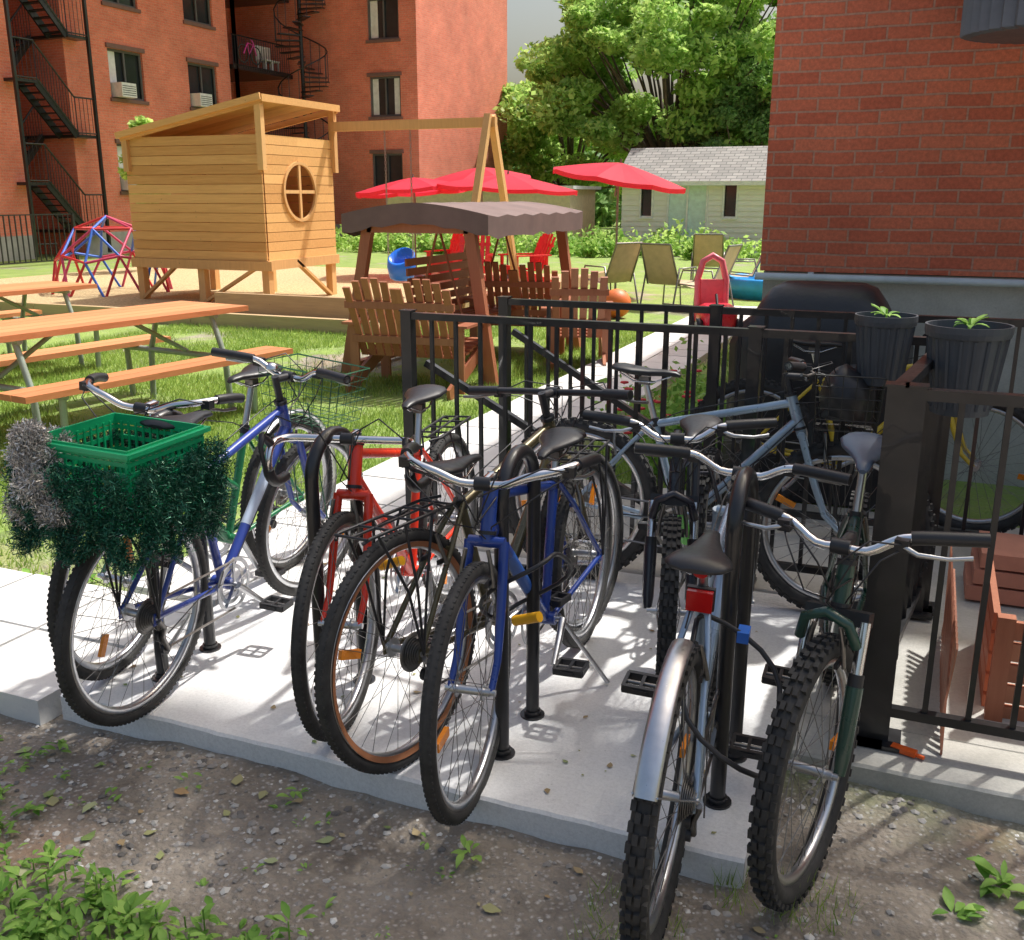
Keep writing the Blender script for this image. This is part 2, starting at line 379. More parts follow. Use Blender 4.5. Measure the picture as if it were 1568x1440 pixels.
    if 'rack' in opts:
        q=MB()
        for y in(-.055,.055): q.path([(.25,y*.5,rz+.0),(.2,y,rz),(-.16,y,rz),(-.18,y*.8,rz-.01)],.005,8)
        q.path([(.2,0,rz),(-.17,0,rz)],.004,6)
        for x in(-.17,-.08,.02,.11,.19): q.tube((x,-.055,rz),(x,.055,rz),.004,n=6)
        for y in(-1,1):
            for x in(-.13,-.02,.1): q.path([(x,y*.055,rz),(x*.35,y*.072,rz*.75),(0,y*.072,R)],.0042,6)
            q.tube((.2,y*.05,rz),ST+V((-.02,y*.015,-.03)),.004,n=6)
        q.obj('rear_rack',[M_blk,M_red],e)
    if 'fender' in opts:
        q=MB(); sh_='short' in opts
        fender(q,RA,R,rad(80 if sh_ else 60),rad(146 if sh_ else 205),2,.026)
        for y in(-1,1): q.tube(RA+V((0,y*.07,0)),RA+V(((R+.02)*math.cos(rad(145)),y*.024,(R+.02)*math.sin(rad(145)))),.0022,n=5,mi=2)
        q.obj('rear_mudguard',mats,e)
    if 'refl' in opts:
        q=MB(); q.tube(ST+sd*.08+V((-.02,0,0)),ST+sd*.08+V((-.035,0,0)),.02,n=16,mi=7); q.box(ST+sd*.0+V((-.035,0,-.01)),(.02,.06,.05),7); q.box(ST+sd*.0+V((-.02,0,-.01)),(.015,.066,.056),3); q.obj('rear_reflector',mats,e)
    if 'lock' in opts or 'lock2' in opts:
        q=MB(); pts=[]; o_=(.2,-.1,.5) if 'lock' in opts else (.72,.05,.5)
        for i in range(25):
            a=2*math.pi*i/24; pts.append((o_[0]+.15*math.cos(a),o_[1]+.12*math.sin(a)+.02*math.sin(3*a),o_[2]+.13*math.sin(a*1.0+.6)))
        q.path(pts,.0065,8,0)
        if 'lock' in opts: q.box((.36,-.1,.57),(.045,.028,.028),1)
        else: q.tube((o_[0]+.1,o_[1],.44),(o_[0]+.12,o_[1]+.08,.47),.015,n=12,mi=2)
        q.obj('cable_lock',[M_blk,mk('blue_plastic',(.02,.15,.6),.35),mk('yellow_lock',(.9,.45,.02),.4)],e)
    return e,dict(rz=rz)
Dz=-.07
b1,i1=bicycle((-2.12,2.13,0),1,yaw=4,lean=3,steer=-8,paint=(.035,.07,.34),tire='road',bar='riser',barz=.92,sadz=.87,opts=('rack','basket','greenb','bell','kick'),crank=-40,accent=(.55,.65,.8))
b2,_=bicycle((-2.40,2.33,0),-1,yaw=2,lean=-3,steer=8,paint=(.02,.2,.08),tire='road',bar='swept',barz=.88,sadz=.88,opts=('fender','step'),crank=60)
b3,_=bicycle((-1.49,2.3,0),-1,yaw=8,lean=2,steer=4,paint=(.82,.045,.015),tire='road',bar='drop',barz=.86,sadz=.85,opts=('rack','lock2'),crank=100)
b4,_=bicycle((-1.225,2.21,0),1,yaw=-10,lean=-3,steer=3,R=.34,paint=(.13,.11,.055),metal=.5,tire='road',bar='flat',barz=.92,sadz=.79,opts=('rack','gum'),crank=10)
b5,_=bicycle((-.985,2.12,-.02),-1,yaw=2,lean=2,steer=5,paint=(.015,.05,.28),tire='road',bar='swept',barz=.85,sadz=.79,opts=('kick','rack','lock2'),crank=150,accent=(.03,.12,.45),zfar=0)
b6,_=bicycle((-.43,1.92,-.055),1,yaw=3,lean=2,steer=-3,paint=(.34,.43,.54),metal=.5,tire='mtb',bar='riser',barz=.79,ht=.07,sadz=.79,opts=('refl','lock','fender','short'),crank=-50)
b7,_=bicycle((-.15,2.2,Dz),-1,yaw=1,lean=-3,steer=-14,R=.318,paint=(.012,.06,.042),tire='mtb',bar='riser',barz=.83,ht=.1,sadz=.85,opts=('susp',),crank=5,saddle_m=mk('blue_grey_saddle',(.07,.1,.15),.4))
b8,_=bicycle((-1.26,3.74,0),1,yaw=-90,lean=-5,steer=6,paint=(.36,.47,.58),metal=.4,tire='mtb',bar='riser',barz=.9,sadz=.87,opts=('basket','bag'),crank=30)
b9,_=bicycle((-.64,2.84,0),-1,yaw=3,lean=3,steer=10,R=.3,wb=.9,paint=(.02,.02,.03),tire='mtb',bar='riser',barz=.82,ht=.1,sadz=.74,opts=('susp',),crank=80,accent=(.1,.6,.05))
b10,_=bicycle((-.75,4.98,0),1,yaw=-90,lean=-3,steer=-10,paint=(.7,.5,.03),tire='mtb',bar='flat',barz=.95,sadz=.85,opts=(),crank=30)
# crate + tinsel
cr=MB(); cw=.31; cl=.33; ch=.22; cz=i1['rz']-.022; cx=-.03
for z in(0,.04,.08,.12,.16,.19,.215):
    th=.03 if z in(.215,) else .012
    for y in(-1,1): cr.box((cx,y*cw/2,cz+z),(cl,.006,th),0)
    for x in(-1,1): cr.box((cx+x*cl/2,0,cz+z),(.006,cw+.004,th),0)
for i in range(13):
    x=-cl/2+cl*i/12
    for y in(-1,1): cr.box((cx+x,y*(cw/2-.004),cz+ch/2-.01),(.007,.005,ch),0)
    yv=-cw/2+cw*i/12
    for q in(-1,1): cr.box((cx+q*(cl/2-.004),yv,cz+ch/2-.01),(.005,.007,ch),0)
for i in range(9):
    cr.box((cx-cl/2+cl*i/8,0,cz),(.012,cw-.01,.006),0); cr.box((cx,-cw/2+cw*i/8,cz+.005),(cl-.01,.012,.005),0)
for y in(-1,1): cr.box((cx,y*(cw/2+.008),cz+ch-.002),(cl+.03,.02,.012),0)
for x in(-1,1): cr.box((cx+x*(cl/2+.008),0,cz+ch-.002),(.02,cw+.03,.0125),0)
cr.obj('milk_crate',[mk('green_crate_plastic',(.01,.45,.18),.4,0,.1)],b1)
NG=80000; N=NG; side=rng.integers(0,4,N); t=rng.uniform(-1,1,N); zz=rng.uniform(0,1,N)**.9
off=np.abs(rng.normal(0,.02,N))+.012; bulge=.035*np.sin(zz*9+t*6)+.02*np.sin(t*13)+.04*np.sin(zz*3.1)
hx=cl/2+off+bulge*.6; hy=cw/2+off+bulge*.6
X=np.where(side==0,hx,np.where(side==1,-hx,t*(cl/2+.03)));Y=np.where(side>=2,np.where(side==2,hy,-hy),t*(cw/2+.03))
droop=.05+.03*np.sin(t*7+side)
C=np.stack([cx+X,Y,cz+ch-.045-zz*(ch+droop-.02)],1)
NS=38000; cen=np.array([[-.19,.13,.03],[-.21,.10,-.05],[-.12,.19,-.03],[-.17,.17,-.12],[-.2,.13,.08],[-.06,.18,.02],[-.21,.05,-.11],[-.13,.17,-.18]]); rs_=np.array([.06,.065,.065,.065,.04,.045,.05,.045])
ii=rng.integers(0,8,NS); dd=rng.normal(size=(NS,3)); dd/=np.linalg.norm(dd,axis=1)[:,None]; dd*=(rng.uniform(.55,1.05,NS)*rs_[ii])[:,None]
C2=cen[ii]+dd+np.array([cx,0,cz+ch-.06]); C=np.concatenate([C,C2]); N=len(C)
d=rng.normal(size=(N,3)); d/=np.linalg.norm(d,axis=1)[:,None]; e2=rng.normal(size=(N,3)); e2=np.cross(d,e2); e2/=np.linalg.norm(e2,axis=1)[:,None]
L=rng.uniform(.01,.022,N)[:,None]
Vt=np.stack([C,C+d*L+e2*.0016,C+d*L-e2*.0016],1).reshape(-1,3)
mi_=np.zeros(N); mi_[NG:]=1
npmesh('tinsel_garland',Vt,3,[mk('green_tinsel',(.018,.12,.07),.28,.35,.45,60,isl=True),mk('silver_tinsel',(.62,.60,.57),.25,.5,.45,60,isl=True)],mi_,parent=b1)
# ------------------------------------------------------------ bike racks
for x in(-2.23,-1.6,-1.0,-.38):
    m=MB(); y0,y1=2.34,2.58; r=(y1-y0)/2; ym=(y0+y1)/2; pts=[(x,y0,0),(x,y0,.5),(x,y0,.75)]
    for i in range(1,12):
        a=math.pi*i/12; pts.append((x,ym-r*math.cos(a),.75+r*math.sin(a)))
    pts+=[(x,y1,.75),(x,y1,.5),(x,y1,0)]
    m.path(pts,.0205,14,0)
    for y in(y0,y1): m.tube((x,y,0),(x,y,.006),.038,n=16); m.tube((x,y,.006),(x,y,.02),.026,n=14)
    m.obj('bike_rack',[M_black])
# ------------------------------------------------------------ fences
def fence(name,pts,h=1.04,post=.05,pk=.016,sp=.115,z0=0.,lowrail=.1,extra=None,rail=.04):
    m=MB()
    for (a,b) in zip(pts[:-1],pts[1:]):
        a=Vector((*a,0));b=Vector((*b,0));L=(b-a).length
        m.beam(a+Vector((0,0,z0+h)),b+Vector((0,0,z0+h)),rail,.03)
        m.beam(a+Vector((0,0,z0+lowrail)),b+Vector((0,0,z0+lowrail)),.03,.028)
        n=max(1,round(L/sp))
        for i in range(1,n):
            p=a.lerp(b,i/n); m.beam(p+Vector((0,0,z0+lowrail)),p+Vector((0,0,z0+h-.015)),pk,pk)
    for p in pts:
        m.box((p[0],p[1],z0+h/2+.01),(post,post,h+.02)); m.box((p[0],p[1],z0+h+.022),(post+.01,post+.01,.006)); m.box((p[0],p[1],z0+.006),(.12,.12,.012))
    if extra: extra(m)
    return m.obj(name,[M_black])
fence('metal_fence',[(-2.13,3.93),(-.6,3.93),(.1,3.93)],extra=lambda m:(m.beam((-2.08,4.0,.82),(-.7,4.0,.1),.03,.03),))
fence('metal_fence',[(-1.97,4.66),(-.9,4.66),(.6,4.66),(2.2,4.66)],extra=lambda m:(m.beam((-1.9,4.6,.9),(-.55,4.6,.12),.03,.03),))
fence('metal_fence',[(-.05,2.84),(.08,3.88)])
fence('metal_fence',[(.0,2.84),(1.6,2.84)],z0=.0)
# ------------------------------------------------------------ ground
t=NT('ground_soil_and_grass'); p=t.xyz()
n1=t.noise(1.3,5,.6)
edge=t.math('ADD',p[1],t.math('MULTIPLY',t.math('SUBTRACT',n1,.5),2.2))
g1=t.ramp(t.math('MULTIPLY',t.math('SUBTRACT',edge,2.45),.8),[(.0,0.),(.8,1.)])
bare=t.ramp(t.noise(.8,5,.65,dist=.4),[(.55,0.),(.64,.8)])
pd=t.math('ADD',t.math('POWER',t.math('SUBTRACT',p[0],-5.3),2.),t.math('POWER',t.math('SUBTRACT',p[1],8.6),2.))
worn=t.ramp(t.math('ADD',pd,t.math('MULTIPLY',t.noise(2.5,4),1.2)),[(.9,.9),(1.0,0.)])
gf=t.math('MULTIPLY',g1,t.math('SUBTRACT',1.,t.math('MAXIMUM',bare,worn)))
gf=t.math('MULTIPLY',gf,t.ramp(t.noise(9,4,.7),[(.28,.5),(.5,1.)]),clamp=True)
grass=t.mix(t.ramp(t.noise(2.5,6,.7),[(.3,0.),(.7,1.)]),(.15,.25,.05),(.38,.50,.12))
grass=t.mix(t.ramp(t.noise(60,3,.8),[(.3,0.),(.7,1.)]),grass,(.24,.36,.08))
soil=t.mix(t.ramp(t.noise(3,6,.65),[(.3,0.),(.7,1.)]),(.15,.125,.10),(.46,.40,.33))
soil=t.mix(t.ramp(t.noise(1.1,4),[(.58,0.),(.72,.6)]),soil,(.46,.26,.15))
vv=t.voro(55)
soil=t.mix(t.ramp(vv[0],[(.15,.7),(.45,0.)]),soil,t.mix(t.ramp(t.noise(70,2),[(.4,0.),(.6,1.)]),(.22,.2,.18),(.66,.62,.58)))
t.base(t.mix(gf,soil,grass),.95)
h=t.math('ADD',t.math('MULTIPLY',vv[0],-.6),t.math('ADD',t.noise(30,6,.7),t.math('MULTIPLY',t.noise(5,4),1.5)))
t.bump(h,.8,.02); M_ground=t.m
m=MB(); gx=np.concatenate([[-400,-120,-40,-15],np.arange(-6,3.01,.06),[8,30,120,400]]); gy=np.concatenate([[-300,-50,-8],np.arange(.2,3.01,.06),[6,15,40,120,500]])
def gz(x,y):
    if -5.9<x<2.9 and .3<y<2.9: return Dz+.016*math.sin(x*5.1+1.3*math.sin(y*4))*math.sin(y*6.3+x)+.006*math.sin(x*23+y*9)*math.sin(y*27-x*5)-.008
    return Dz
vs=[(x,y,gz(x,y)) for x in gx for y in gy]; ny=len(gy)
fs=[(i*ny+j,(i+1)*ny+j,(i+1)*ny+j+1,i*ny+j+1) for i in range(len(gx)-1) for j in range(ny-1)]
m.add(vs,fs,0,True); m.obj('ground',[M_ground])
def mk_conc(name,a,b,st=.55):
    t=NT(name)
    c=t.mix(t.ramp(t.noise(2.2,6,.65,dist=.3),[(.3,0.),(.7,1.)]),a,b)
    c=t.mix(1.,c,t.ramp(t.noise(90,3,.8),[(.25,.85),(.6,1.04)]),'MULTIPLY')
    c=t.mix(t.ramp(t.noise(5.5,6,.8,dist=.6),[(.6,0.),(.75,st)]),c,sc(a,.55))
    c=t.mix(t.ramp(t.voro(14)[0],[(.0,.4),(.06,0.)]),c,(.12,.1,.08))
    t.base(c,.85); t.bump(t.math('ADD',t.noise(120,4,.7),t.noise(8,5)),.25,.006); return t.m
M_slab=mk_conc('slab_concrete',(.74,.735,.73),(.86,.86,.855),.3)
M_conc=mk_conc('weathered_concrete',(.36,.35,.31),(.56,.55,.51),.6)
def slab(name,x0,x1,y0,y1,z0,z1,mat):
    m=MB(); b=.008; n=60; xs=[x0+(x1-x0)*i/n for i in range(n+1)]
    J=[.0012*math.sin(i*1.7)+.0015*math.sin(i*.53+1)-.002*(i in(17,38,39)) for i in range(n+1)]
    for i in range(n):
        a0,a1=xs[i],xs[i+1]; j0,j1=J[i],J[i+1]
        m.add([(a0,y0+j0,z0),(a1,y0+j1,z0),(a1,y0+j1,z1-b),(a0,y0+j0,z1-b),(a1,y0+j1+b,z1),(a0,y0+j0+b,z1),(a1,y1,z1),(a0,y1,z1)],[(0,1,2,3),(3,2,4,5),(5,4,6,7)])
    m.add([(x0,y0+J[0],z0),(x0,y0+J[0]+b,z1),(x0,y1,z1),(x0,y1,z0)],[(0,1,2,3)]); m.add([(x1,y0+J[-1],z0),(x1,y0+J[-1]+b,z1),(x1,y1,z1),(x1,y1,z0)],[(0,1,2,3)]); m.add([(x0,y1,z0),(x1,y1,z0),(x1,y1,z1),(x0,y1,z1)],[(0,1,2,3)])
    return m.obj(name,[mat])
slab('concrete_pad',-2.46,-.27,2.12,3.86,-.3,0,M_slab)
slab('concrete_kerb',-.265,3.2,2.68,2.92,-.3,-.004,M_conc)
slab('concrete_landing',-.262,3.2,2.936,5.2,-.3,-.012,M_conc)
slab('concrete_walk',-2.0,-.268,3.876,5.2,-.3,-.008,M_conc)
m=MB()
for i in range(9):
    for j in range(2):
        x=-2.48-.46*(i+1); y=2.05+.42*j
        m.box((x+.23,y+.21,-.045),(.445,.405,.09),0,Matrix.Rotation(random.uniform(-.01,.01),3,'Z')@Matrix.Rotation(random.uniform(-.008,.008),3,'X'))
for j in range(26):
    for i in range(2):
        m.box((-2.95+.46*i+.23,2.93+.46*j+.23,-.045),(.445,.445,.09),0,Matrix.Rotation(random.uniform(-.01,.01),3,'Z')@Matrix.Rotation(random.uniform(-.008,.008),3,'X'))
t=NT('paver_concrete'); c=t.mix(t.ramp(t.math('ADD',t.math('MULTIPLY',t.island(),.5),t.math('MULTIPLY',t.noise(6,5),.5)),[(.2,0.),(.8,1.)]),(.62,.61,.59),(.8,.79,.77)); t.base(c,.9); t.bump(t.noise(70,4),.3,.005)
m.obj('paver_path',[t.m])
N=12000; m=MB(); base=[(0,0,1),(1,0,0),(0,1,0),(-1,0,0),(0,-1,0),(.7,.7,.45),(-.7,.7,.45),(-.7,-.7,.45),(.7,-.7,.45)]
bf=[(0,8,5),(0,5,6),(0,6,7),(0,7,8),(8,1,5),(5,2,6),(6,3,7),(7,4,8)]
for i in range(N):
    x=random.uniform(-3.6,1.4); y=random.uniform(.9,2.1) if x<-.27 else random.uniform(.9,2.66)
    if random.random()>.5+.5*math.sin(x*3+1)*math.sin(y*5+x): continue
    s=random.choice([.003,.003,.004,.005,.007,.011]); a=random.uniform(0,6.3); ca,sa_=math.cos(a),math.sin(a); fx=random.uniform(.7,1.4)
    z=gz(x,y)
    m.add([(x+(q[0]*ca*fx-q[1]*sa_)*s*random.uniform(.8,1.2),y+(q[0]*sa_*fx+q[1]*ca)*s*random.uniform(.8,1.2),z-.001+q[2]*s*.8) for q in base],bf,0,False)
t=NT('gravel_stone'); c=t.ramp(t.island(),[(.0,(.14,.13,.12)),(.5,(.36,.33,.3)),(.85,(.52,.5,.47)),(1.,(.8,.78,.75))]); t.base(c,.9); m.obj('gravel',[t.m])
def in_rect(x,y,r): return (x>r[0])&(x<r[1])&(y>r[2])&(y<r[3])
N=230000; u=rng.uniform(size=N); x=rng.uniform(-9,0,N); y=2.9+9.5*u**1.4
k=~(in_rect(x,y,(-2.97,-1.98,0,20))|in_rect(x,y,(-2.5,3,0,5.25))|in_rect(x,y,(-7,-2.4,0,2.95))|in_rect(x,y,(-.95,9,6,20))|in_rect(x,y,(-20,-6,10.4,30)))
dens=np.sin(x*2.1+1.7*np.sin(y*1.3))*np.sin(y*1.9+np.sin(x*1.1)); k&=(dens>-.5+rng.uniform(-.35,.35,N)); k&=~((x<-2.6)&(y<3.6)&(rng.uniform(size=N)<.85))
k&=~(((x+5.3)**2+(y-8.6)**2<.75+.4*np.sin(x*5)+.3*np.sin(y*7))&(rng.uniform(size=N)<.93))
x=x[k];y=y[k]
def blades(x,y,h0,h1,w,z):
    n=len(x); a=rng.uniform(0,6.28,n); hh=rng.uniform(h0,h1,n); ww=w*rng.uniform(.6,1.4,n); la=rng.uniform(0,6.28,n); l=hh*rng.uniform(.1,.8,n)
    B=np.stack([x,y,np.full(n,z)],1); W=np.stack([np.cos(a)*ww,np.sin(a)*ww,0*a],1); T=B+np.stack([np.cos(la)*l,np.sin(la)*l,hh],1)
    return np.stack([B-W,B+W,T],1).reshape(-1,3)
M_grass=leafmat('grass_blade',(.17,.29,.05),(.46,.60,.15),.45,1.5)
npmesh('grass',blades(x,y,.025,.07,.0045,Dz),3,[M_grass])
def leafshape(c,d,up,L,W,droop):
    c=Vector(c); d=Vector(d).normalized(); s=d.cross(Vector((0,0,1))).normalized(); o=[]
    for t_,w in((0,.1),(.25,.75),(.5,1.),(.78,.6),(1.,.03)):
        z=up*t_*L-droop*t_*t_*L; q=c+d*(t_*L*.9)+Vector((0,0,z)); o.append((q-s*w*W,q+s*w*W,q-Vector((0,0,W*.25))))
    return o
def weedmesh(name,plants,mat):
    m=MB()
    for (x,y,n,L,st) in plants:
        for i in range(n):
            a=random.uniform(0,6.28); hz=random.uniform(0,st); l=L*random.uniform(.6,1.15); z=gz(x,y)+hz
            px=x+math.cos(a)*.01+random.uniform(-.02,.02)*(hz>0.01); py=y+math.sin(a)*.01+random.uniform(-.02,.02)*(hz>0.01)
            sec=leafshape((px,py,z),(math.cos(a),math.sin(a),0),random.uniform(.2,1.0),l,l*random.uniform(.16,.26),random.uniform(.2,.8))
            vs=[q for s3 in sec for q in s3]; fs=[]
            for j in range(4): a0=j*3;b0=a0+3; fs+=[(a0,a0+2,b0+2,b0),(a0+2,a0+1,b0+1,b0+2)]
            m.add(vs,fs,0,True)
        if st>.03: m.tube((x,y,gz(x,y)),(x,y,gz(x,y)+st),.002,n=5)
    return m.obj(name,[mat])
M_weed=leafmat('weed_leaf',(.15,.34,.05),(.42,.66,.15),.35,6)
P=[]
for i in range(190):
    x=random.uniform(-2.25,-1.12); y=random.uniform(1.1,1.5)+random.gauss(0,.03); P.append((x,y,random.randint(7,12),random.uniform(.03,.06),random.uniform(.02,.08)))
for i in range(36): P.append((random.uniform(-2.9,-2.1),random.uniform(1.55,2.0),random.randint(5,9),random.uniform(.03,.05),.03))
for (x,y,n_,L) in [(-.93,1.98,9,.045),(-1.5,2.02,6,.04),(-2.3,1.95,7,.05),(-.2,1.72,12,.07),(.2,2.2,9,.06),(.3,2.35,14,.07),(.4,2.3,12,.07),(-.35,1.62,8,.05),(-2.7,2.0,9,.05),(-1.95,1.8,6,.04),(-1.8,1.95,5,.04),(.1,1.9,8,.05),(-2.9,2.9,9,.06),(-3.2,3.0,9,.06),(-3.5,2.95,9,.07),(-3.1,3.2,9,.06),(-.75,1.6,6,.04)]: P.append((x,y,n_,L,.03))
for i in range(70): P.append((random.uniform(-3,1),random.uniform(1.2,2.05),random.randint(3,6),random.uniform(.012,.03),.01))
weedmesh('weeds',P,M_weed)
N=9000; x=rng.uniform(-.6,1.2,N); y=rng.uniform(1.1,2.2,N); kk=(np.sin(x*9)*np.sin(y*11)>.1); npmesh('sparse_grass',blades(x[kk],y[kk],.02,.07,.0015,Dz),3,[M_grass])
m=MB()
for i in range(300):
    x=random.uniform(-3,1.2); y=random.uniform(1.2,3.6)
    on= (-2.4<x<-.3 and y>2.14)
    if not on and y>2.05: continue
    if on and random.random()<.4: continue
    z=(.003 if on else gz(x,y)+.006); s=random.uniform(.006,.026) if not on else random.uniform(.004,.014); a=random.uniform(0,6.3)
    pts=[(x+s*r_*math.cos(a+t_),y+s*r_*math.sin(a+t_),z+random.uniform(0,.25)*s) for t_,r_ in((0,1.2),(.9,.6),(2,.8),(3.1,1),(4.2,.7),(5.3,.6))]
    m.add(pts,[(0,1,2,3,4,5)],0)
t=NT('dry_leaf'); t.base(t.ramp(t.island(),[(0.,(.3,.17,.07)),(.45,(.45,.36,.2)),(.7,(.2,.3,.08)),(1.,(.5,.5,.3))]),.7); m.obj('fallen_leaves',[t.m])
# ------------------------------------------------------------ right brick building
M_brR=mk_brick('red_brick_near',(.62,.15,.08),(.78,.225,.12),(.58,.30,.21),.225,.072,.007)
M_brL=mk_brick('red_brick_far',(.86,.23,.14),(.93,.29,.185),(.8,.42,.33),.225,.072,.006)
bh=empty('brick_building'); x0,x1,y0,y1=-.95,9,6.2,14; H=5.0
m=MB(); m.box(((x0+x1)/2,(y0+y1)/2,(H+1.12)/2),(x1-x0,y1-y0,H-1.12),0); m.obj('walls',[M_brR],bh)
m=MB(); m.box(((x0+x1)/2,(y0+y1)/2,.4),(x1-x0-.04,y1-y0-.04,1.43),0); m.obj('foundation',[M_conc],bh)
m=MB(); m.box(((x0+x1)/2,(y0+y1)/2,H+.06),(x1-x0+.1,y1-y0+.1,.12),0); m.obj('parapet_cap',[M_white],bh)
m=MB(); m.tube((x0-.02,y0-.04,1.09),(x1,y0-.04,1.09),.022,n=12)
for i in range(8): m.box((x0+.3+i*1.2,y0-.02,1.09),(.03,.05,.06))
m.obj('conduit_pipe',[mk('pale_conduit',(.6,.66,.7),.4)],bh)
m=MB(); secs=[]
for z_,k_ in((2.30,.96),(2.31,1.0),(2.9,1.0)):
    secs.append([(.93+(.9+.014*math.cos(i*math.pi))*k_*math.cos(2*math.pi*i/120),5.75+(.44+.012*math.cos(i*math.pi))*k_*math.sin(2*math.pi*i/120),z_) for i in range(120)])
m.loft(secs,0,sm=False)
m.obj('corrugated_balcony',[mk('grey_sheet_metal',(.16,.17,.2),.5,.3)],bh)
# ------------------------------------------------------------ left apartment building
ap=empty('apartment_building')
M_glass=mk('window_glass',(.03,.035,.04),.12,0,.3,2); M_curt=mk('curtain',(.8,.8,.78),.8,0,.15,6); M_fr=mk('window_frame',(.12,.12,.12),.5); M_sill=mk('stone_sill',(.22,.12,.10),.8)
W=MB(); G=MB()
def wall(axis,c,a0,a1,z0,z1,holes,nrm):
    As=sorted(set([a0,a1]+[h[0] for h in holes]+[h[1] for h in holes])); Zs=sorted(set([z0,z1]+[h[2] for h in holes]+[h[3] for h in holes]))
    P3=(lambda a,z,dd=0:(c-nrm*dd,a,z)) if axis=='x' else (lambda a,z,dd=0:(a,c-nrm*dd,z))
    for i in range(len(As)-1):
        for j in range(len(Zs)-1):
            am=(As[i]+As[i+1])/2; zm=(Zs[j]+Zs[j+1])/2
            if any(h[0]<am<h[1] and h[2]<zm<h[3] for h in holes): continue
            W.add([P3(As[i],Zs[j]),P3(As[i+1],Zs[j]),P3(As[i+1],Zs[j+1]),P3(As[i],Zs[j+1])],[(0,1,2,3)],0)
    for h in holes:
        l,r,b,tp=h[:4]; dp=.14
        for q in([(l,b),(r,b)],[(r,b),(r,tp)],[(r,tp),(l,tp)],[(l,tp),(l,b)]):
            W.add([P3(*q[0]),P3(*q[1]),P3(*q[1],dp),P3(*q[0],dp)],[(0,1,2,3)],0)
        G.add([P3(l,b,dp),P3(r,b,dp),P3(r,tp,dp),P3(l,tp,dp)],[(0,1,2,3)],0)
        def fb(a_0,a_1,z_0,z_1,d0,mi):
            lo=P3(a_0,z_0,d0-.02); hi=P3(a_1,z_1,d0+.02)
            G.box([(lo[i]+hi[i])/2 for i in range(3)],[abs(lo[i]-hi[i]) for i in range(3)],mi)
        f_=.07
        fb(l,l+f_,b,tp,.09,1);fb(r-f_,r,b,tp,.09,1);fb(l+f_,r-f_,b,b+f_,.09,1);fb(l+f_,r-f_,tp-f_,tp,.09,1)
        mid=(l+r)/2; fb(mid-.03,mid+.03,b+f_,tp-f_,.085,1)
        if random.random()<.9:
            w_=random.uniform(.35,.75)*(r-l)/2; G.add([P3(l+f_,b+f_,.125),P3(l+f_+w_,b+f_,.125),P3(l+f_+w_,tp-f_,.125),P3(l+f_,tp-f_,.125)],[(0,1,2,3)],2)
            if random.random()<.7: G.add([P3(r-f_-w_,b+f_,.126),P3(r-f_,b+f_,.126),P3(r-f_,tp-f_,.126),P3(r-f_-w_,tp-f_,.126)],[(0,1,2,3)],2)
        for (zz0,zz1) in((b-.1,b-.002),(tp+.002,tp+.12)):
            lo=P3(l-.06,zz0,-.06);hi=P3(r+.06,zz1,.05); G.box([(lo[i]+hi[i])/2 for i in range(3)],[abs(lo[i]-hi[i]) for i in range(3)],3)
        if len(h)>4:
            lo=P3(l+.1,b+.03,-.32);hi=P3(l+.68,b+.42,.1); G.box([(lo[i]+hi[i])/2 for i in range(3)],[abs(lo[i]-hi[i]) for i in range(3)],4)
            for q_ in range(5):
                lo=P3(l+.13,b+.08+q_*.06,-.326);hi=P3(l+.65,b+.1+q_*.06,-.318); G.box([(lo[i]+hi[i])/2 for i in range(3)],[abs(lo[i]-hi[i]) for i in range(3)],1)
TZ=12.5; sills=[1.7,4.3,6.85,9.4]
def cols(cs,w,hh=1.35):
    o=[]
    for c in cs:
        for s_ in sills: o.append((c-w/2,c+w/2,s_,s_+hh)+((1,) if (s_==4.3 or s_==1.7) and w>1.3 else ()))
    return o
wall('x',-22.3,4,20.3,-.1,TZ,cols([6,10,14,17.5],1.4),1)
wall('x',-24.6,20.3,22.1,-.1,TZ,[(20.6,21.5,s_-.9,s_+1.2) for s_ in sills],1)
wall('y',20.3,-24.6,-22.3,-.1,TZ,[],1); wall('y',22.1,-24.6,-22.3,-.1,TZ,[],-1)
wall('x',-22.3,22.1,29.2,-.1,TZ,cols([24.4,27.8],1.4),1)
wall('y',29.2,-25,-22.3,-.1,TZ,[],1)
wall('x',-25,29.2,32.9,-.1,TZ,[(29.5,30.4,s_-.9,s_+1.2) for s_ in sills]+[(31,32,s_,s_+1.2) for s_ in sills],1)
wall('y',32.9,-25,-17.2,-.1,TZ,cols([-18.5],1.25),-1)
wall('x',-17.2,32.9,41,-.1,TZ,[],1)
wall('y',41,-30,-17.2,-.1,TZ,[],1); wall('x',-34,4,41,-.1,TZ,[],-1); wall('y',4,-34,-22.3,-.1,TZ,[],-1)
W.add([(-34,4,TZ-.2),(-17.2,4,TZ-.2),(-17.2,41,TZ-.2),(-34,41,TZ-.2)],[(0,1,2,3)],0)
W.obj('walls',[M_brL],ap); G.obj('windows',[M_glass,M_fr,M_curt,M_sill,M_white],ap)
m=MB()
for (a,b) in (((-22.27,4),(-22.27,20.3)),((-22.27,22.1),(-22.27,29.2))): m.box((a[0],(a[1]+b[1])/2,.2),(.05,b[1]-a[1],.7))
m.box((-21,32.87,.2),(7.4,.05,.7)); m.obj('foundation_band',[M_conc],ap)
def rail(m,a,b,h=1.0,sp=.13):
    a=Vector(a);b=Vector(b);Z=Vector((0,0,h)); m.tube(a+Z,b+Z,.025,n=6); m.tube(a+Z*.08,b+Z*.08,.02,n=6); n=max(1,int((b-a).length/sp))
    for i in range(n+1): p=a.lerp(b,i/n); m.tube(p,p+Z,.011,n=4)
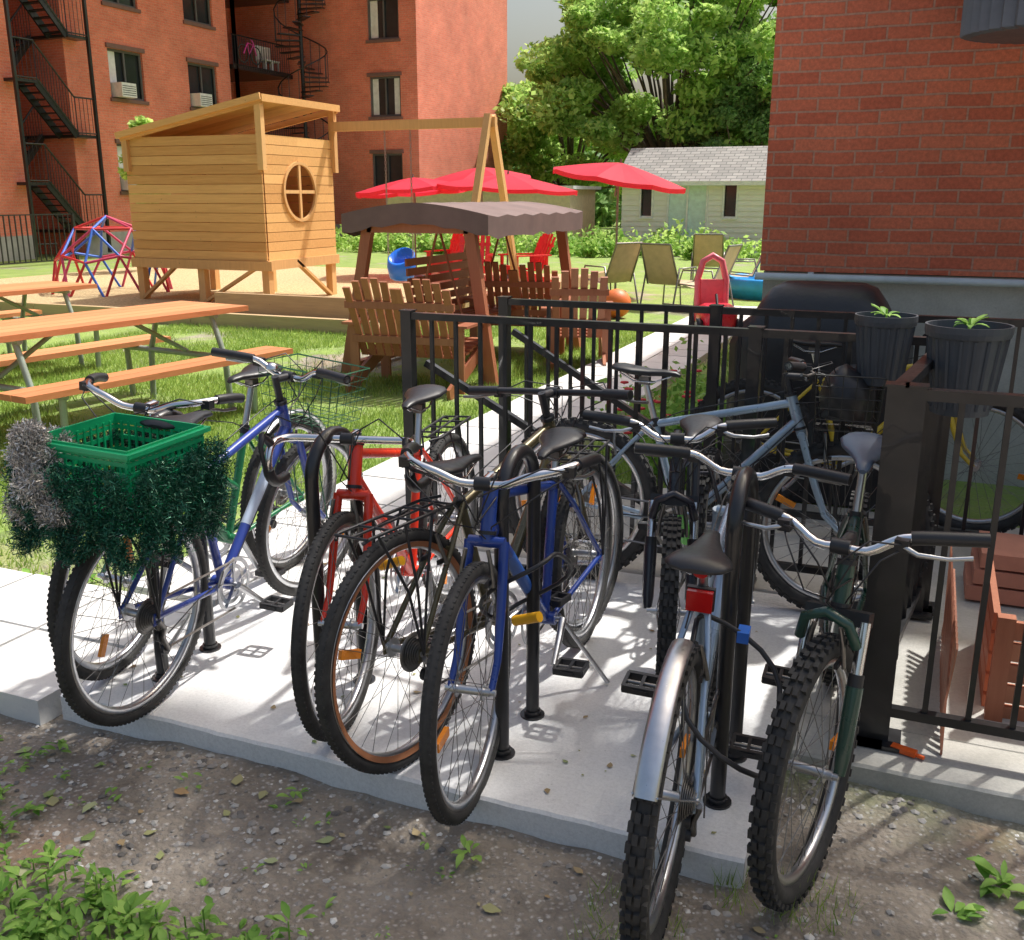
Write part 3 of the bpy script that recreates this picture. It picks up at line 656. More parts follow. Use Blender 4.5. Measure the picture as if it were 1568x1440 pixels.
def firestair(name,xa,xb,ya,yb,dz,z0,nf):
    m=MB()
    for k_ in range(nf+1):
        z=z0+dz*k_
        m.box(((xa+xb)/2,yb-.35,z),(xb-xa,.7,.08)); m.box(((xa+xb)/2,ya+.35,z-dz/2),(xb-xa,.7,.08))
        rail(m,(xb,yb-.7,z),(xb,yb,z)); rail(m,(xb,ya,z-dz/2),(xb,ya+.7,z-dz/2))
        if k_<nf:
            for (x_,s0,s1,za,zb) in((xb-.35,yb-.7,ya+.7,z,z+dz/2),(xa+.35,ya+.7,yb-.7,z+dz/2,z+dz)):
                for q in(-.3,.3): m.beam((x_+q,s0,za),(x_+q,s1,zb),.05,.2)
                for i in range(8): tt=(i+.5)/8; m.box((x_,s0+(s1-s0)*tt,za+(zb-za)*tt),(.6,.2,.03))
                rail(m,(x_+.33,s0,za),(x_+.33,s1,zb))
    for x_ in(xa,xb):
        for y_ in(ya,yb): m.box((x_,y_,(z0+dz*nf)/2),(.08,.08,z0+dz*nf))
    m.obj(name,[M_black],ap)
firestair('fire_stairs',-23.9,-21.9,20.0,22.6,2.55,.6,4)
m=MB()
for k_ in range(4):
    z=3.2+2.55*k_
    if z>12: break
    m.box((-23.6,31,z),(2.8,3.4,.14),0); rail(m,(-22.2,29.3,z),(-22.2,32.5,z))
    m.box((-22.25,29.5,z/2),(.1,.1,z),0)
m.tube((-21.3,32.0,0),(-21.3,32.0,11),.07,n=10)
for i in range(62):
    a=i*.42; z=i*.17+.2; c_,s_=math.cos(a),math.sin(a)
    m.beam((-21.3,32.0,z),(-21.3+.95*c_,32.0+.8*s_,z),.26,.035); m.tube((-21.3+.93*c_,32.0+.78*s_,z),(-21.3+.93*c_,32.0+.78*s_,z+1.),.014,n=4)
m.path([(-21.3+.93*math.cos(i*.42),32+.78*math.sin(i*.42),i*.17+1.2) for i in range(62)],.025,6)
m.obj('balconies_and_spiral_stair',[M_black],ap)
m=MB() # things on the balcony: small bicycle hung on the rail, white chairs
for yy in(29.75,30.45):
    m.ring((0,0,0),[(.3,.02),(.3,-.02),(.26,-.02),(.26,.02)],24,0) if False else None
    m.path([(-22.12,yy+.28*math.cos(2*math.pi*i/20),6.2+.28*math.sin(2*math.pi*i/20)) for i in range(21)],.022,6,0)
m.path([(-22.1,29.75,6.2),(-22.1,29.98,6.55),(-22.1,30.3,6.52),(-22.1,30.05,6.2),(-22.1,29.98,6.55)],.025,6,1); m.path([(-22.1,30.45,6.2),(-22.1,30.3,6.6),(-22.1,30.2,6.68)],.022,6,1)
for yy,zz_ in((31.6,5.85),(32.0,5.85)):
    m.box((-22.6,yy,zz_+.35),(.42,.42,.05),2); m.box((-22.8,yy,zz_+.6),(.05,.42,.5),2)
    for q in(-.17,.17):
        for q2 in(-.17,.17): m.box((-22.6+q,yy+q2,zz_+.17),(.04,.04,.34),2)
m.obj('balcony_clutter',[M_rub,mk('magenta_paint',(.6,.05,.3),.4),M_white],ap)
# ------------------------------------------------------------ playground
M_pl=mk_wood('pine_boards',(.60,.30,.095),(.88,.52,.2),'x'); M_plv=mk_wood('pine_posts',(.57,.31,.12),(.8,.48,.2),'z')
ph=empty('wooden_playhouse'); X0,X1,Y0,Y1=-11.6,-9.1,12.5,14.35; ZB,ZT=.62,2.42
m=MB(); nb=13; bw=(ZT-ZB)/nb; WC=(13.4,1.62);RR=.43
for i in range(nb):
    z=ZB+bw*(i+.5); m.box(((X0+X1)/2,Y0,z),(X1-X0,.03,bw-.008),0); m.box((X0,(Y0+Y1)/2,z),(.03,Y1-Y0-.04,bw-.008),0); m.box(((X0+X1)/2,Y1,z),(X1-X0,.03,bw-.008),0)
    zs=[ZB+bw*i+.004+(bw-.008)*j/4 for j in range(5)]
    vl=[];vr=[]
    for zc in zs:
        dz_=abs(zc-WC[1]); ch_=math.sqrt(max(0,RR*RR-dz_*dz_)); vl+=[(X1+.012,Y0+.02,zc),(X1+.012,WC[0]-ch_,zc)]; vr+=[(X1+.012,WC[0]+ch_,zc),(X1+.012,Y1+.015,zc)]
    q=[(2*j,2*j+1,2*j+3,2*j+2) for j in range(4)]
    m.add(vl,q,0); m.add(vr,q,0)
m.obj('board_walls',[M_pl],ph)
m=MB(); m.X=Matrix.Translation((X1+.02,WC[0],WC[1]))@Matrix.Rotation(rad(90),4,'Z')
m.ring((0,0,0),[(RR+.015,.02),(RR+.015,-.02),(RR-.03,-.02),(RR-.03,.02)],40,0,sm=False); m.box((0,0,0),(.05,.03,RR*2),0); m.box((0,0.004,0),(RR*2,.03,.05),0); m.obj('round_window',[M_plv],ph)
m=MB()
for x in(X0+.06,(X0+X1)/2,X1-.06):
    for y in(Y0+.06,Y1-.06): m.box((x,y,(ZB+Dz)/2),(.12,.12,ZB-Dz),0)
for x,zt in((X1+.03,2.86),(X0+.05,2.5)):
    for y in(Y0-.03,Y1+.04): m.box((x,y,(zt+ZT)/2-.25),(.1,.09,zt-ZT+.5),0)
m.beam((X0+.1,Y0,.0),(X0+.9,Y0,.6),.09,.04);m.beam((X1-1.2,Y0+.0,-.02),(X1-.1,Y0+.0,.58),.09,.04); m.beam((X1,Y1-.2,0),(X1,Y0+.7,.6),.09,.04)
for x in(X0,X1+.02): m.beam((x,Y0-.05,ZB-.06),(x,Y1+.05,ZB-.06),.05,.14)
m.beam((X0-.05,Y0-.03,ZB-.07),(X1+.1,Y0-.03,ZB-.07),.05,.14)
m.obj('posts',[M_plv],ph)
m=MB()
for i in range(9):
    yy=Y0+.02+i*.215; m.beam((X0-.03,yy,2.45),(X1+.12,yy,2.93),.21,.02)
for yy in(Y0-.06,Y1+.07): m.beam((X0-.02,yy,2.4),(X1+.1,yy,2.87),.04,.09)
m.box((X1+.13,(Y0+Y1)/2,2.9),(.03,2.05,.1)); m.beam((X0-.05,Y0-.12,2.44),(X1+.13,Y0-.12,2.92),.03,.09)
m.obj('sloping_roof',[M_pl],ph)
m=MB(); m.box(((X0+X1)/2,(Y0+Y1)/2,ZB),(X1-X0-.1,Y1-Y0-.1,.04)); m.obj('floor',[M_pl],ph)
sw=empty('swing_set'); m=MB(); ZB2=2.62
m.beam((-9.05,14.35,ZB2),(-6.2,14.35,ZB2),.09,.14)
for s_ in(-1,1): m.beam((-6.3,14.35+s_*.06,ZB2+.1),(-6.3,14.35+s_*1.15,Dz),.1,.1)
m.beam((-6.3,13.7,1.1),(-6.3,15.0,1.1),.09,.05)
m.obj('wooden_frame',[M_plv],sw)
m=MB()
for xx in(-8.1,-7.65):
    for i in range(42):
        z_=.55+i*.048; m.path([(xx-.011*(i%2),14.35-.011*((i+1)%2),z_),(xx-.011*(i%2),14.35-.011*((i+1)%2),z_+.055)],.006,4,0); m.path([(xx+.011*(i%2),14.35+.011*((i+1)%2),z_),(xx+.011*(i%2),14.35+.011*((i+1)%2),z_+.055)],.006,4,0)
m.obj('chains',[M_alu],sw)
m=MB(); cs=(-7.87,14.35,.4); secs=[]
for zz_,rx,ry in((-.16,.12,.1),(-.12,.2,.17),(.05,.24,.2),(.22,.23,.18),(.24,.2,.15),(.0,.17,.13),(-.08,.12,.1)):
    secs.append([(cs[0]+rx*math.cos(a),cs[1]+ry*math.sin(a),cs[2]+zz_+(.12*math.sin(a) if zz_>.2 else 0)) for a in [2*math.pi*k_/20 for k_ in range(20)]])
m.loft(secs,0); m.obj('baby_swing_seat',[mk('blue_toy_plastic',(.02,.18,.8),.35)],sw)
t=NT('wood_mulch'); v_=t.voro(22,t.vmul(t.pos(),(1,1.7,1)))
c=t.mix(t.ramp(t.noise(30,4,.8),[(.3,0.),(.7,1.)]),(.66,.5,.24),(.9,.76,.46)); c=t.mix(t.ramp(v_[0],[(.3,0.),(.6,.6)]),c,(.4,.28,.14)); t.base(c,.9); t.bump(t.noise(40,5,.8),1.,.03)
m=MB(); m.add([(-17,10.5,Dz+.05),(-6.1,10.5,Dz+.05),(-6.1,20,Dz+.05),(-17,20,Dz+.05)],[(0,1,2,3)],0); m.obj('mulch_play_area',[t.m])
m=MB()
for i in range(4):
    a=-17+i*2.73; m.box((a+1.36,10.42,Dz+.09),(2.72,.1,.18))
for i in range(4): m.box((-6.02,11.7+i*2.4,Dz+.09),(.1,2.38,.18))
m.beam((-9.2,11.4,.12),(-6.4,11.4,.12),.1,.28)
m.obj('timber_edging',[mk_wood('edging_timber',(.36,.24,.13),(.55,.4,.22),'x')])
m=MB(); bm=bmesh.new(); bmesh.ops.create_icosphere(bm,subdivisions=2,radius=1)
for i,ed in enumerate(bm.edges):
    a,b=ed.verts[0].co,ed.verts[1].co
    if a.z>-.02 and b.z>-.02:
        f_=lambda q:(-12.9+q.x*.98,13.3+q.y*.98,Dz+q.z*1.3)
        m.tube(f_(a),f_(b),.022,n=8,mi=i%3)
bm.free(); m.obj('climbing_dome',[mk('red_toy_metal',(.6,.04,.04),.4),mk('blue_toy_metal',(.04,.15,.6),.4),mk('pink_toy_metal',(.6,.07,.16),.4)])
# ------------------------------------------------------------ picnic tables
M_pt=mk_wood('stained_planks',(.52,.18,.07),(.74,.32,.14),'y',.55); M_pipe=mk('galvanised_pipe',(.36,.43,.36),.5,.3)
def picnic(x,y,rot,L=2.3):
    e=empty('picnic_table',Matrix.Translation((x,y,Dz))@Matrix.Rotation(rot,4,'Z'))
    m=MB()
    for i in range(5): m.box((-.31+i*.155,0,.76),(.148,L,.04))
    for s_ in(-1,1):
        for i in range(2): m.box((s_*(.62+i*.145),0,.45),(.138,L,.04))
    m.obj('planks',[M_pt],e); m=MB()
    for y_ in(-L*.36,L*.36):
        for s_ in(-1,1):
            m.path([(s_*.72,y_,.425),(s_*.72,y_,.38),(s_*.7,y_,.03),(s_*.7,y_,0)],.024,8); m.tube((s_*.76,y_,.41),(-s_*.0,y_,.41),.024); m.tube((s_*.3,y_,.74),(s_*.42,y_,.41),.022); m.tube((s_*.42,y_,.41),(s_*.45,y_,0),.024)
        m.tube((-.36,y_,.73),(.36,y_,.73),.022); m.tube((0,y_,.43),(0,y_*.35,.73),.018)
    m.obj('pipe_frame',[M_pipe],e)
picnic(-5.55,5.5,rad(-8)); picnic(-5.95,3.0,rad(-9)); picnic(-8.2,6.6,rad(-8))
def adir(name,x,y,rot,w,col,z=Dz,h=.98):
    e=empty(name,Matrix.Translation((x,y,z))@Matrix.Rotation(rot,4,'Z'))
    m=MB(); seats=2 if w>.8 else 1; n=6*seats
    for i in range(n):
        u=(i+.5)/n; xx=-w/2+w*u; uu=(u*seats)%1; top=h-.12*(2*uu-1)**2
        m.beam((xx,-.12,.3),(xx+(uu-.5)*.05,-.40,top),w/n-.014,.019)
    for zz_ in(.45,.75): m.box((0,-.12-.28*(zz_-.3)/.68-.03,zz_),(w+.06,.03,.06))
    for i in range(6): m.box((0,-.05+i*.1,.3+i*.018),(w,.085,.02))
    for s_ in(-1,1):
        m.box((s_*(w/2+.05),.1,.58),(.12,.72,.022)); m.box((s_*(w/2+.02),.42,.28),(.09,.03,.57)); m.beam((s_*(w/2+.0),.45,.33),(s_*(w/2+.0),-.42,.03),.03,.12); m.box((s_*(w/2+.02),-.2,.3),(.08,.03,.57))
    m.box((0,.47,.33),(w+.04,.025,.12))
    m.obj('slats',[col],e); return e
M_ad=mk_wood('brown_stain',(.33,.11,.055),(.48,.19,.10),'z',.5); M_adr=mk('red_painted_wood',(.75,.05,.05),.5)
adir('adirondack_bench',-4.05,7.6,rad(5),.92,M_ad); adir('adirondack_bench',-4.0,9.9,rad(10),.9,M_ad); adir('adirondack_chair',-3.15,9.3,rad(20),.5,M_ad)
adir('adirondack_chair',-6.9,17.5,rad(140),.55,M_adr); adir('adirondack_chair',-7.9,17.2,rad(200),.55,M_adr); adir('adirondack_chair',-8.8,18.2,rad(170),.55,M_adr)
cs_=empty('canopy_swing'); m=MB(); xa,xb,ya,yb=-5.0,-3.5,8.0,10.3; xm=(xa+xb)/2+.04
for y_ in(ya,yb):
    for s_,xx in((-1,xa),(1,xb)): m.beam((xm+s_*.5,y_,1.30),(xx,y_,Dz),.1,.07)
    m.beam((xm-.5,y_,1.29),(xm+.5,y_,1.29),.07,.1); m.beam((xm-.57,y_,.5),(xm+.57,y_,.5),.07,.05)
m.beam((xm,ya,1.29),(xm,yb,1.29),.09,.1); m.beam((xa,ya,.0),(xa,yb,.0),.08,.06)
for i in range(5): m.box((xm-.2+i*.1,(ya+yb)/2,.42),(.08,1.5,.02))
for i in range(6): m.box((xm-.3-.01*i,(ya+yb)/2,.5+i*.09),(.02,1.5,.07))
for y_ in(ya+.4,yb-.4): m.tube((xm,y_,1.29),(xm-.25,y_,.42),.012,n=6); m.tube((xm,y_,1.29),(xm+.25,y_,.42),.012,n=6)
m.obj('timber_frame',[M_ad],cs_)
m=MB(); n=14; secs=[]
for j in range(13):
    y_=ya-.1+(yb-ya+.2)*j/12; row=[]
    for i in range(n+1):
        u=-1+2*i/n; row.append((xm+u*.72,y_,1.50-.10*abs(u)**1.6-.02*math.sin(j*math.pi/2)**2))
    secs.append(row)
vs=[q for r_ in secs for q in r_]; K=n+1
m.add(vs,[(j*K+i,j*K+i+1,(j+1)*K+i+1,(j+1)*K+i) for j in range(12) for i in range(n)],0,True)
def val(pts):
    v=[]
    for i,p_ in enumerate(pts): v+=[p_,(p_[0],p_[1],p_[2]-.16-.03*abs(math.sin(i*1.1)))]
    m.add(v,[(2*i,2*i+1,2*i+3,2*i+2) for i in range(len(pts)-1)],0,True)
val(secs[0]);val(secs[-1]);val([r_[0] for r_ in secs]);val([r_[-1] for r_ in secs])
m.obj('fabric_canopy',[mk('taupe_canvas',(.2,.14,.13),.85,0,.2,3)],cs_)
M_umb=leafmat('red_umbrella_fabric',(.8,.04,.08),(.88,.07,.13),.5,1)
def umbrella(x,y,top,R_,tilt,ax):
    e=empty('patio_umbrella',Matrix.Translation((x,y,Dz))); T=Matrix.Translation((0,0,top-.25))@Matrix.Rotation(rad(tilt),4,ax)
    m=MB(); m.tube((0,0,0),(0,0,top-.2),.02,n=8,mi=0); m.tube((0,0,0),(0,0,.08),.22,.18,n=16,mi=0); m.X=T
    m.tube((0,0,-.3),(0,0,.3),.018,n=8); m.obj('pole',[M_steel],e)
    m=MB(); m.X=T; rows=[]
    for k_ in range(6):
        r=R_*k_/5; row=[]
        for i in range(32):
            a=2*math.pi*i/32; seg=abs(math.sin(a*4)); rr=r*(1-.07*seg); z=.24*(1-(k_/5)**1.25)-.03*seg*(k_/5)
            row.append((rr*math.cos(a),rr*math.sin(a),z))
        rows.append(row)
    rows.append([(q[0],q[1],q[2]-.07) for q in rows[-1]])
    m.loft(rows,0,cap=False,sm=False); m.obj('canopy',[M_umb],e)
umbrella(-4.9,16.4,2.17,1.15,9,'Y'); umbrella(-7.8,18.6,2.05,1.45,3,'Y'); umbrella(-9.7,18.3,2.0,1.2,-4,'Y'); umbrella(-9.2,20.5,2.25,1.15,5,'X')
M_sling=mk('tan_sling_fabric',(.5,.4,.26),.8)
def sling(x,y,rot):
    e=empty('garden_chair',Matrix.Translation((x,y,Dz))@Matrix.Rotation(rot,4,'Z')); m=MB()
    for s_ in(-1,1):
        m.path([(s_*.28,.25,0),(s_*.28,.28,.4),(s_*.28,-.18,.36),(s_*.26,-.42,.95)],.014,8,0); m.path([(s_*.29,-.35,0),(s_*.29,-.2,.6),(s_*.29,.24,.6),(s_*.29,.3,.4)],.014,8,0)
    m.tube((-.26,-.42,.95),(.26,-.42,.95),.014); m.tube((-.28,.25,.02),(.28,.25,.02),.012); m.tube((-.29,-.35,.02),(.29,-.35,.02),.012)
    pr=[(.27,.4),(.1,.355),(-.1,.345),(-.18,.37),(-.27,.6),(-.35,.78),(-.42,.95)]
    v=[]
    for y_,z_ in pr: v+=[(-.265,y_,z_),(.265,y_,z_)]
    m.add(v,[(2*i,2*i+1,2*i+3,2*i+2) for i in range(len(pr)-1)],1,True); m.obj('chair_body',[M_steel,M_sling],e)
sling(-4.55,14.9,rad(60)); sling(-3.6,14.9,rad(-20)); sling(-3.9,19.1,rad(10)); sling(-3.0,14.6,rad(80)); sling(-2.9,17.0,rad(100))
e=empty('toy_push_car',Matrix.Translation((-2.35,12.1,Dz))@Matrix.Rotation(rad(-70),4,'Z')@Matrix.Scale(1.15,4)); m=MB()
def rr(cx_,z,lx,ly,p=4):
    o=[]
    for i in range(20):
        a=2*math.pi*i/20; c_=math.cos(a);s_=math.sin(a); o.append((cx_+lx*math.copysign(abs(c_)**(2/p),c_),ly*math.copysign(abs(s_)**(2/p),s_),z))
    return o
m.loft([rr(0,.1,.3,.16),rr(0,.13,.36,.2),rr(0,.24,.37,.2),rr(.12,.3,.24,.18),rr(.14,.33,.18,.14)],0)
m.path([(-.3,-.15,.2),(-.36,-.15,.55),(-.36,-.1,.74),(-.36,0,.8),(-.36,.1,.74),(-.36,.15,.55),(-.3,.15,.2)],.035,10,3); m.box((-.35,0,.4),(.05,.24,.3),3); m.path([(.1,0,.32),(.0,0,.42)],.015,8,1)
for x_ in(-.24,.24):
    for s_ in(-1,1): m.ring((x_,s_*.2,.1),[(.1,.03),(.1,-.03),(.04,-.03),(.04,.03)],20,1); m.tube((x_,s_*.19,.1),(x_,s_*.21,.1),.045,n=12,mi=2)
m.obj('car_body',[mk('red_toy_plastic',(.75,.03,.06),.3),M_blk,mk('yellow_toy',(.7,.5,.03),.4),mk('pink_toy_plastic',(.85,.2,.26),.35)],e)
m=MB(); m.ring((-2.4,17.2,Dz),[(.75,0),(.8,.3),(.76,.34),(.7,.3),(.68,.02)],32,0,axis='z'); m.ring((-2.4,17.2,Dz+.2),[(.7,0),(.01,0)],32,1,closed=False,axis='z'); m.obj('kiddie_pool',[mk('blue_pool_plastic',(.03,.35,.85),.35),mk('pool_water',(.05,.3,.5),.08)])
def ball(name,x,y,r,mat):
    m=MB(); m.ring((x,y,Dz+r),[(max(.001,r*math.sin(math.pi*k_/12)),-r*math.cos(math.pi*k_/12)) for k_ in range(13)],24,0,closed=False,axis='z'); m.obj(name,[mat])
ball('orange_ball',-3.95,13.3,.2,mk('orange_rubber',(.75,.18,.04),.5)); ball('play_ball',-5.2,13.2,.12,mk('brown_rubber',(.4,.14,.05),.5))
# ------------------------------------------------------------ sheds
sh=empty('garden_shed'); sx0,sx1,sy0,sy1=-8.8,-3.2,29.9,33; m=MB(); Hs=2.05
M_sid=mk('cream_siding',(.88,.87,.8),.5,0,.05,4)
holes=[(-8.2,-7.87,.95,1.95),(-5.72,-5.37,.95,1.95),(-7.35,-6.25,-.05,1.95)]
for i in range(14):
    za=Dz+i*.152; zb=za+.15; segs=[]; cur=sx0
    for h_ in sorted(holes):
        if h_[2]<(za+zb)/2<h_[3]: segs.append((cur,h_[0])); cur=h_[1]
    segs.append((cur,sx1))
    for a_,b_ in segs: m.add([(a_,sy0-.02,za),(b_,sy0-.02,za),(b_,sy0,zb),(a_,sy0,zb)],[(0,1,2,3)])
    for xx in(sx0,sx1): m.add([(xx+(-.015 if xx==sx0 else .015),sy0,za),(xx+(-.015 if xx==sx0 else .015),sy1,za),(xx,sy1,zb),(xx,sy0,zb)],[(0,1,2,3)])
m.add([(sx1,sy0,Hs),(sx1,sy1,Hs),(sx1,(sy0+sy1)/2,2.9)],[(0,1,2)]);m.add([(sx0,sy0,Hs),(sx0,sy1,Hs),(sx0,(sy0+sy1)/2,2.9)],[(0,1,2)]); m.add([(sx0,sy1,Dz),(sx1,sy1,Dz),(sx1,sy1,Hs),(sx0,sy1,Hs)],[(0,1,2,3)])
m.obj('siding',[M_sid],sh); m=MB()
m.box((-6.8,sy0+.03,.95),(1.1,.05,2.0),0)
for xx in(-7.38,-6.22,-6.8): m.box((xx,sy0-.02,.95),(.06,.04,2.04),1)
for h_ in holes[:2]:
    m.box(((h_[0]+h_[1])/2,sy0+.08,1.45),(h_[1]-h_[0],.02,1.0),2)
    for xx in(h_[0]-.02,h_[1]+.02): m.box((xx,sy0-.03,1.45),(.05,.05,1.06),1)
    for z_ in(.93,1.97): m.box(((h_[0]+h_[1])/2,sy0-.032,z_),(.4,.05,.05),1)
m.obj('door_and_windows',[mk('mint_door',(.65,.82,.79),.4),M_white,M_glass],sh)
m=MB(); t=NT('grey_shingles'); b_=t.n('ShaderNodeTexBrick'); p_=t.xyz(); t.l(t.comb(p_[0],p_[1],0.),b_.inputs['Vector']); b_.inputs['Scale'].default_value=1; b_.inputs['Brick Width'].default_value=.3; b_.inputs['Row Height'].default_value=.14; b_.inputs['Mortar Size'].default_value=.012
b_.inputs['Color1'].default_value=(.3,.29,.27,1); b_.inputs['Color2'].default_value=(.42,.4,.37,1); b_.inputs['Mortar'].default_value=(.16,.16,.15,1); t.base(b_.outputs['Color'],.9)
ym_=(sy0+sy1)/2
for s_ in(-1,1): m.add([(sx0-.2,ym_+s_*1.8,Hs-.1),(sx1+.2,ym_+s_*1.8,Hs-.1),(sx1+.2,ym_,3.0),(sx0-.2,ym_,3.0)],[(0,1,2,3)])
m.obj('roof',[t.m],sh)
m=MB(); m.box(((sx0+sx1)/2,ym_-1.82,Hs-.13),(sx1-sx0+.4,.03,.12)); m.obj('fascia',[M_white],sh)
gs=empty('beige_shed'); m=MB(); m.box((-13.6,31,.85),(6.4,2.5,1.85)); m.obj('walls',[mk('beige_stucco',(.72,.62,.42),.85)],gs); m=MB(); m.box((-13.6,31,1.82),(6.7,2.8,.1)); m.obj('flat_roof',[M_white],gs)
# ------------------------------------------------------------ trees
M_bark=mk('bark',(.12,.09,.065),.95,0,.4,6,bump=.6)
M_lf=leafmat('tree_foliage',(.22,.42,.08),(.62,.80,.25),.55,.35); M_lf2=leafmat('tree_foliage_dark',(.14,.28,.09),(.36,.56,.2),.5,.3)
def tree(name,base,cc,cr,nl,size,mat,trunk=.28,ncl=70,csz=.24):
    e=empty(name); base=Vector(base); cc=Vector(cc); m=MB()
    low=cc.z-cr[2]*.8
    fork=base.lerp(Vector((cc.x,cc.y,low)),.9)
    m.path([base,base.lerp(fork,.5)+Vector((random.uniform(-.1,.1),random.uniform(-.1,.1),0)),fork],[trunk*1.2,trunk,trunk*.75],10)
    cl_=[]
    for i in range(ncl):
        while True:
            d_=Vector((random.gauss(0,1),random.gauss(0,1),random.gauss(0,1))).normalized()
            if d_.z>-.75: break
        r_=random.uniform(.4,1.06)**.6; c_=cc+Vector((d_.x*cr[0]*r_,d_.y*cr[1]*r_,d_.z*cr[2]*r_)); cl_.append(c_)
        if i%2==0:
            mid=fork.lerp(c_,.5)+Vector((0,0,random.uniform(-.05,.15)*cr[2])); m.path([fork,mid,c_],[trunk*.35,trunk*.17,trunk*.04],6)
    m.obj('trunk_and_limbs',[M_bark],e)
    A=np.array([tuple(c_) for c_ in cl_]); idx=rng.integers(0,ncl,nl); rs=rng.uniform(.5,1.4,ncl)*csz*sum(cr)/3
    dd=rng.normal(size=(nl,3)); dd/=np.linalg.norm(dd,axis=1)[:,None]; dd*=(rng.uniform(.2,1,nl)**.5*rs[idx])[:,None]; dd[:,2]*=.6
    npmesh('foliage',leaves(A[idx]+dd,size,.5),4,[mat],parent=e)
tree('maple_tree',(-9.4,38,Dz),(-9.3,38,6.0),(5.3,4.6,4.7),78000,.135,M_lf,.35,170,.18)
tree('maple_tree',(-15.2,43,Dz),(-15.0,43,4.0),(3.2,4,3.2),24000,.15,M_lf,.3,60,.26)
tree('elm_tree',(-3.5,44,Dz),(-4.3,44,4.6),(4.4,4,4.0),34000,.16,M_lf2,.3,80,.26)
tree('spruce_tree',(-6.3,37,Dz),(-6.3,37,3),(2.6,2,3.2),22000,.11,M_lf2,.2,50,.3)
tree('young_tree',(-15.7,17.5,Dz),(-15.7,17.5,1.9),(.45,.45,1.2),2200,.085,M_lf,.03,20,.3)
tree('overhanging_tree',(4.9,2.0,Dz),(1.4,5.0,7.6),(2.7,1.15,1.0),3800,.1,M_lf,.16,34,.28)
A=[]
for i in range(170):
    a=random.uniform(-50,60); c_=(a,random.uniform(50,62),random.uniform(.5,3.2)); r_=random.uniform(1.2,2.2)
    dd=rng.normal(size=(380,3)); dd/=np.linalg.norm(dd,axis=1)[:,None]; A.append(np.array(c_)+dd*r_)
npmesh('distant_trees',leaves(np.concatenate(A),.33,.4),4,[M_lf2])
A=[]
for i in range(110):
    x_=random.uniform(-17,-3); y_=random.uniform(26.5,29.2); r_=random.uniform(.2,.45); dd=rng.normal(size=(110,3))*.5*r_; A.append(np.array((x_,y_,Dz+r_*.8))+dd)
npmesh('garden_plants',leaves(np.concatenate(A),.09,.4),4,[M_lf])
A=[]
for i in range(26):
    x_=random.uniform(-1.7,-1.1); y_=random.uniform(5.4,7.5); r_=random.uniform(.12,.3); dd=rng.normal(size=(110,3))*.5*r_; A.append(np.array((x_,y_,Dz+r_*.9))+dd)
npmesh('flower_shrub',leaves(np.concatenate(A),.03,.4),4,[M_weed])
m=MB()
for i in range(26):
    x_=random.uniform(-1.7,-1.1);y_=random.uniform(5.3,6.4); m.ring((x_,y_,random.uniform(.2,.5)),[(.001,.012),(.025,.008),(.028,0),(.001,-.008)],8,0,closed=False,axis='z')
m.obj('red_flowers',[mk('red_petal',(.6,.02,.03),.6)])
# ------------------------------------------------------------ grill with cover
gr=empty('covered_grill'); m=MB(); gx_,gy_=-.5,5.5
def rsec(hx_,hy_,z,j=0):
    o=[]
    for i in range(36):
        a=2*math.pi*i/36; c_=math.cos(a);s_=math.sin(a); k_=1+.03*math.sin(i*3.1+j)*(z<.95)
        o.append((gx_+hx_*k_*math.copysign(abs(c_)**.45,c_),gy_+hy_*k_*math.copysign(abs(s_)**.45,s_),z))
    return o
m.loft([rsec(.47,.3,.0,0),rsec(.46,.29,.3,1),rsec(.45,.28,.6,1.5),rsec(.45,.28,.8,2),rsec(.42,.27,.88,2),rsec(.35,.25,.95,0),rsec(.31,.23,1.02,0),rsec(.26,.18,1.09,0),rsec(.2,.1,1.115,0)],0)
m.obj('vinyl_cover',[mk('black_vinyl',(.028,.028,.031),.42,0,.3,5,bump=.5)],gr)
def pot(x,y,z,r,h_):
    e=empty('planter_bucket',Matrix.Translation((x,y,z))); m=MB()
    m.ring((0,0,0),[(r*.7,-h_),(r*.72,-h_+.02),(r*.93,-.035),(r,-.035),(r*1.03,-.02),(r*1.03,0),(r*.97,0),(r*.93,-.04),(r*.01,-.04)],36,0,closed=False,axis='z',sm=False)
    m.ring((0,0,-h_),[(r*.7,0),(.001,0)],24,0,closed=False,axis='z')
    for i in range(18): a=2*math.pi*i/18; m.beam((r*.725*math.cos(a),r*.725*math.sin(a),-h_+.02),(r*.935*math.cos(a),r*.935*math.sin(a),-.04),.008,.008)
    m.obj('bucket',[mk('charcoal_plastic',(.06,.07,.085),.5)],e)
    m=MB()
    for i in range(9):
        a=random.uniform(0,6.28); sec=leafshape((.01*math.cos(a),.01*math.sin(a),.0),(math.cos(a),math.sin(a),0),random.uniform(.3,1.2),.055,.012,.5)
        m.add([q for s3 in sec for q in s3],[(j*3,j*3+2,j*3+5,j*3+3) for j in range(4)]+[(j*3+2,j*3+1,j*3+4,j*3+5) for j in range(4)],0,True)
    m.tube((0,0,-.04),(0,0,.02),.004); m.obj('seedling',[M_weed],e)
pot(-.13,3.84,1.14,.105,.25); pot(.13,3.42,1.165,.125,.28)
m=MB()
for i in range(5): m.box((.7,3.15,-.0+i*.07),(.8,.02,.058)); m.box((.3,3.45,.0+i*.07),(.02,.5,.058))
for x_ in(.32,1.08): m.box((x_,3.13,.15),(.05,.04,.36))
m.obj('wooden_planter_box',[M_ad])
m=MB()
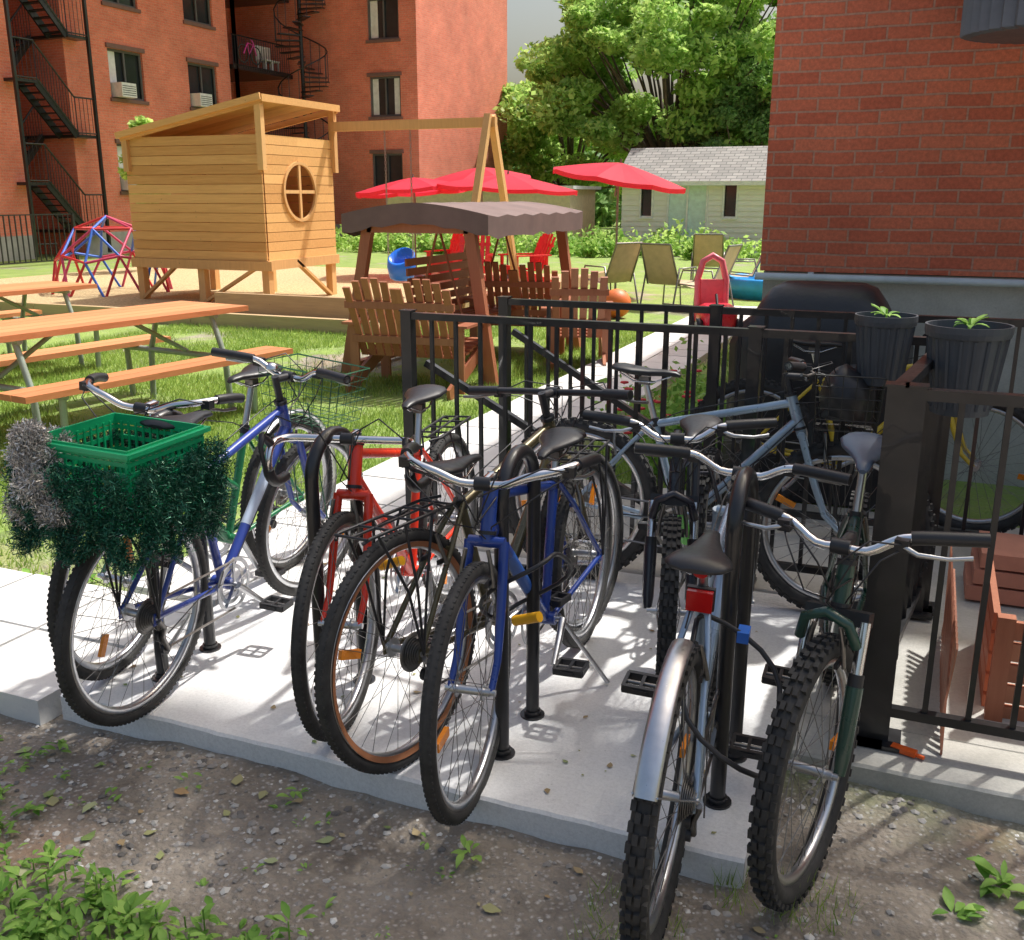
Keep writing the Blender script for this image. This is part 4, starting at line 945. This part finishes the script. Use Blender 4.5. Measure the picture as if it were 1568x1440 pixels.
for i in range(16):
    a=-.2+i*.042; m.beam((.17,3.02+a,.0),(.17,3.02+a+.26,.34),.006,.018); m.beam((.176,3.02+a+.26,.0),(.176,3.02+a,.34),.006,.018)
m.obj('wooden_lattice',[M_ad])
m=MB()
for k_ in range(3):
    for i in range(4): m.box((.4+i*.3+.02*k_,4.25,.03+k_*.07),(.28,.3,.06))
m.obj('clay_pavers',[mk('clay_paver',(.5,.22,.15),.8)])
m=MB(); m.box((.07,2.79,.008),(.07,.026,.014),0,Matrix.Rotation(-.3,3,'Z')); m.tube((.1,2.78,.006),(.125,2.77,.006),.006); m.obj('orange_tag',[mk('orange_red_plastic',(.85,.13,.02),.4)])
fence('metal_fence',[(-20,13.0),(-20,16),(-20,19.5)],h=1.2,z0=Dz,post=.07,pk=.025,sp=.16)
# ------------------------------------------------------------ light & camera
az=math.atan2(.52,.85); el=rad(60)
S=Vector((math.sin(az)*math.cos(el),math.cos(az)*math.cos(el),math.sin(el)))
sun=bpy.data.lights.new('sun','SUN'); sun.energy=5.0; sun.angle=rad(1.6); sun.color=(1,.97,.92); so=bpy.data.objects.new('sun',sun); scene.collection.objects.link(so); so.rotation_euler=S.to_track_quat('Z','Y').to_euler(); so.location=(5,8,20)
w=bpy.data.worlds.new('World'); scene.world=w; w.use_nodes=True; nt=w.node_tree; bg=nt.nodes['Background']; sky=nt.nodes.new('ShaderNodeTexSky'); sky.sky_type='NISHITA'; sky.sun_disc=False
sky.sun_elevation=el; sky.sun_rotation=az; sky.dust_density=7; sky.air_density=1.4; sky.ozone_density=.7; nt.links.new(sky.outputs[0],bg.inputs[0]); bg.inputs[1].default_value=.15
cam=bpy.data.cameras.new('camera'); co=bpy.data.objects.new('camera',cam); scene.collection.objects.link(co); co.location=(0,0,1.55); co.rotation_euler=(rad(90-15.4),0,rad(22.5)); cam.sensor_fit='HORIZONTAL'; cam.sensor_width=36; cam.lens=34.9; cam.clip_end=2000; cam.clip_start=.05
scene.camera=co
scene.view_settings.view_transform='Standard'; scene.view_settings.look='None'; scene.view_settings.exposure=0
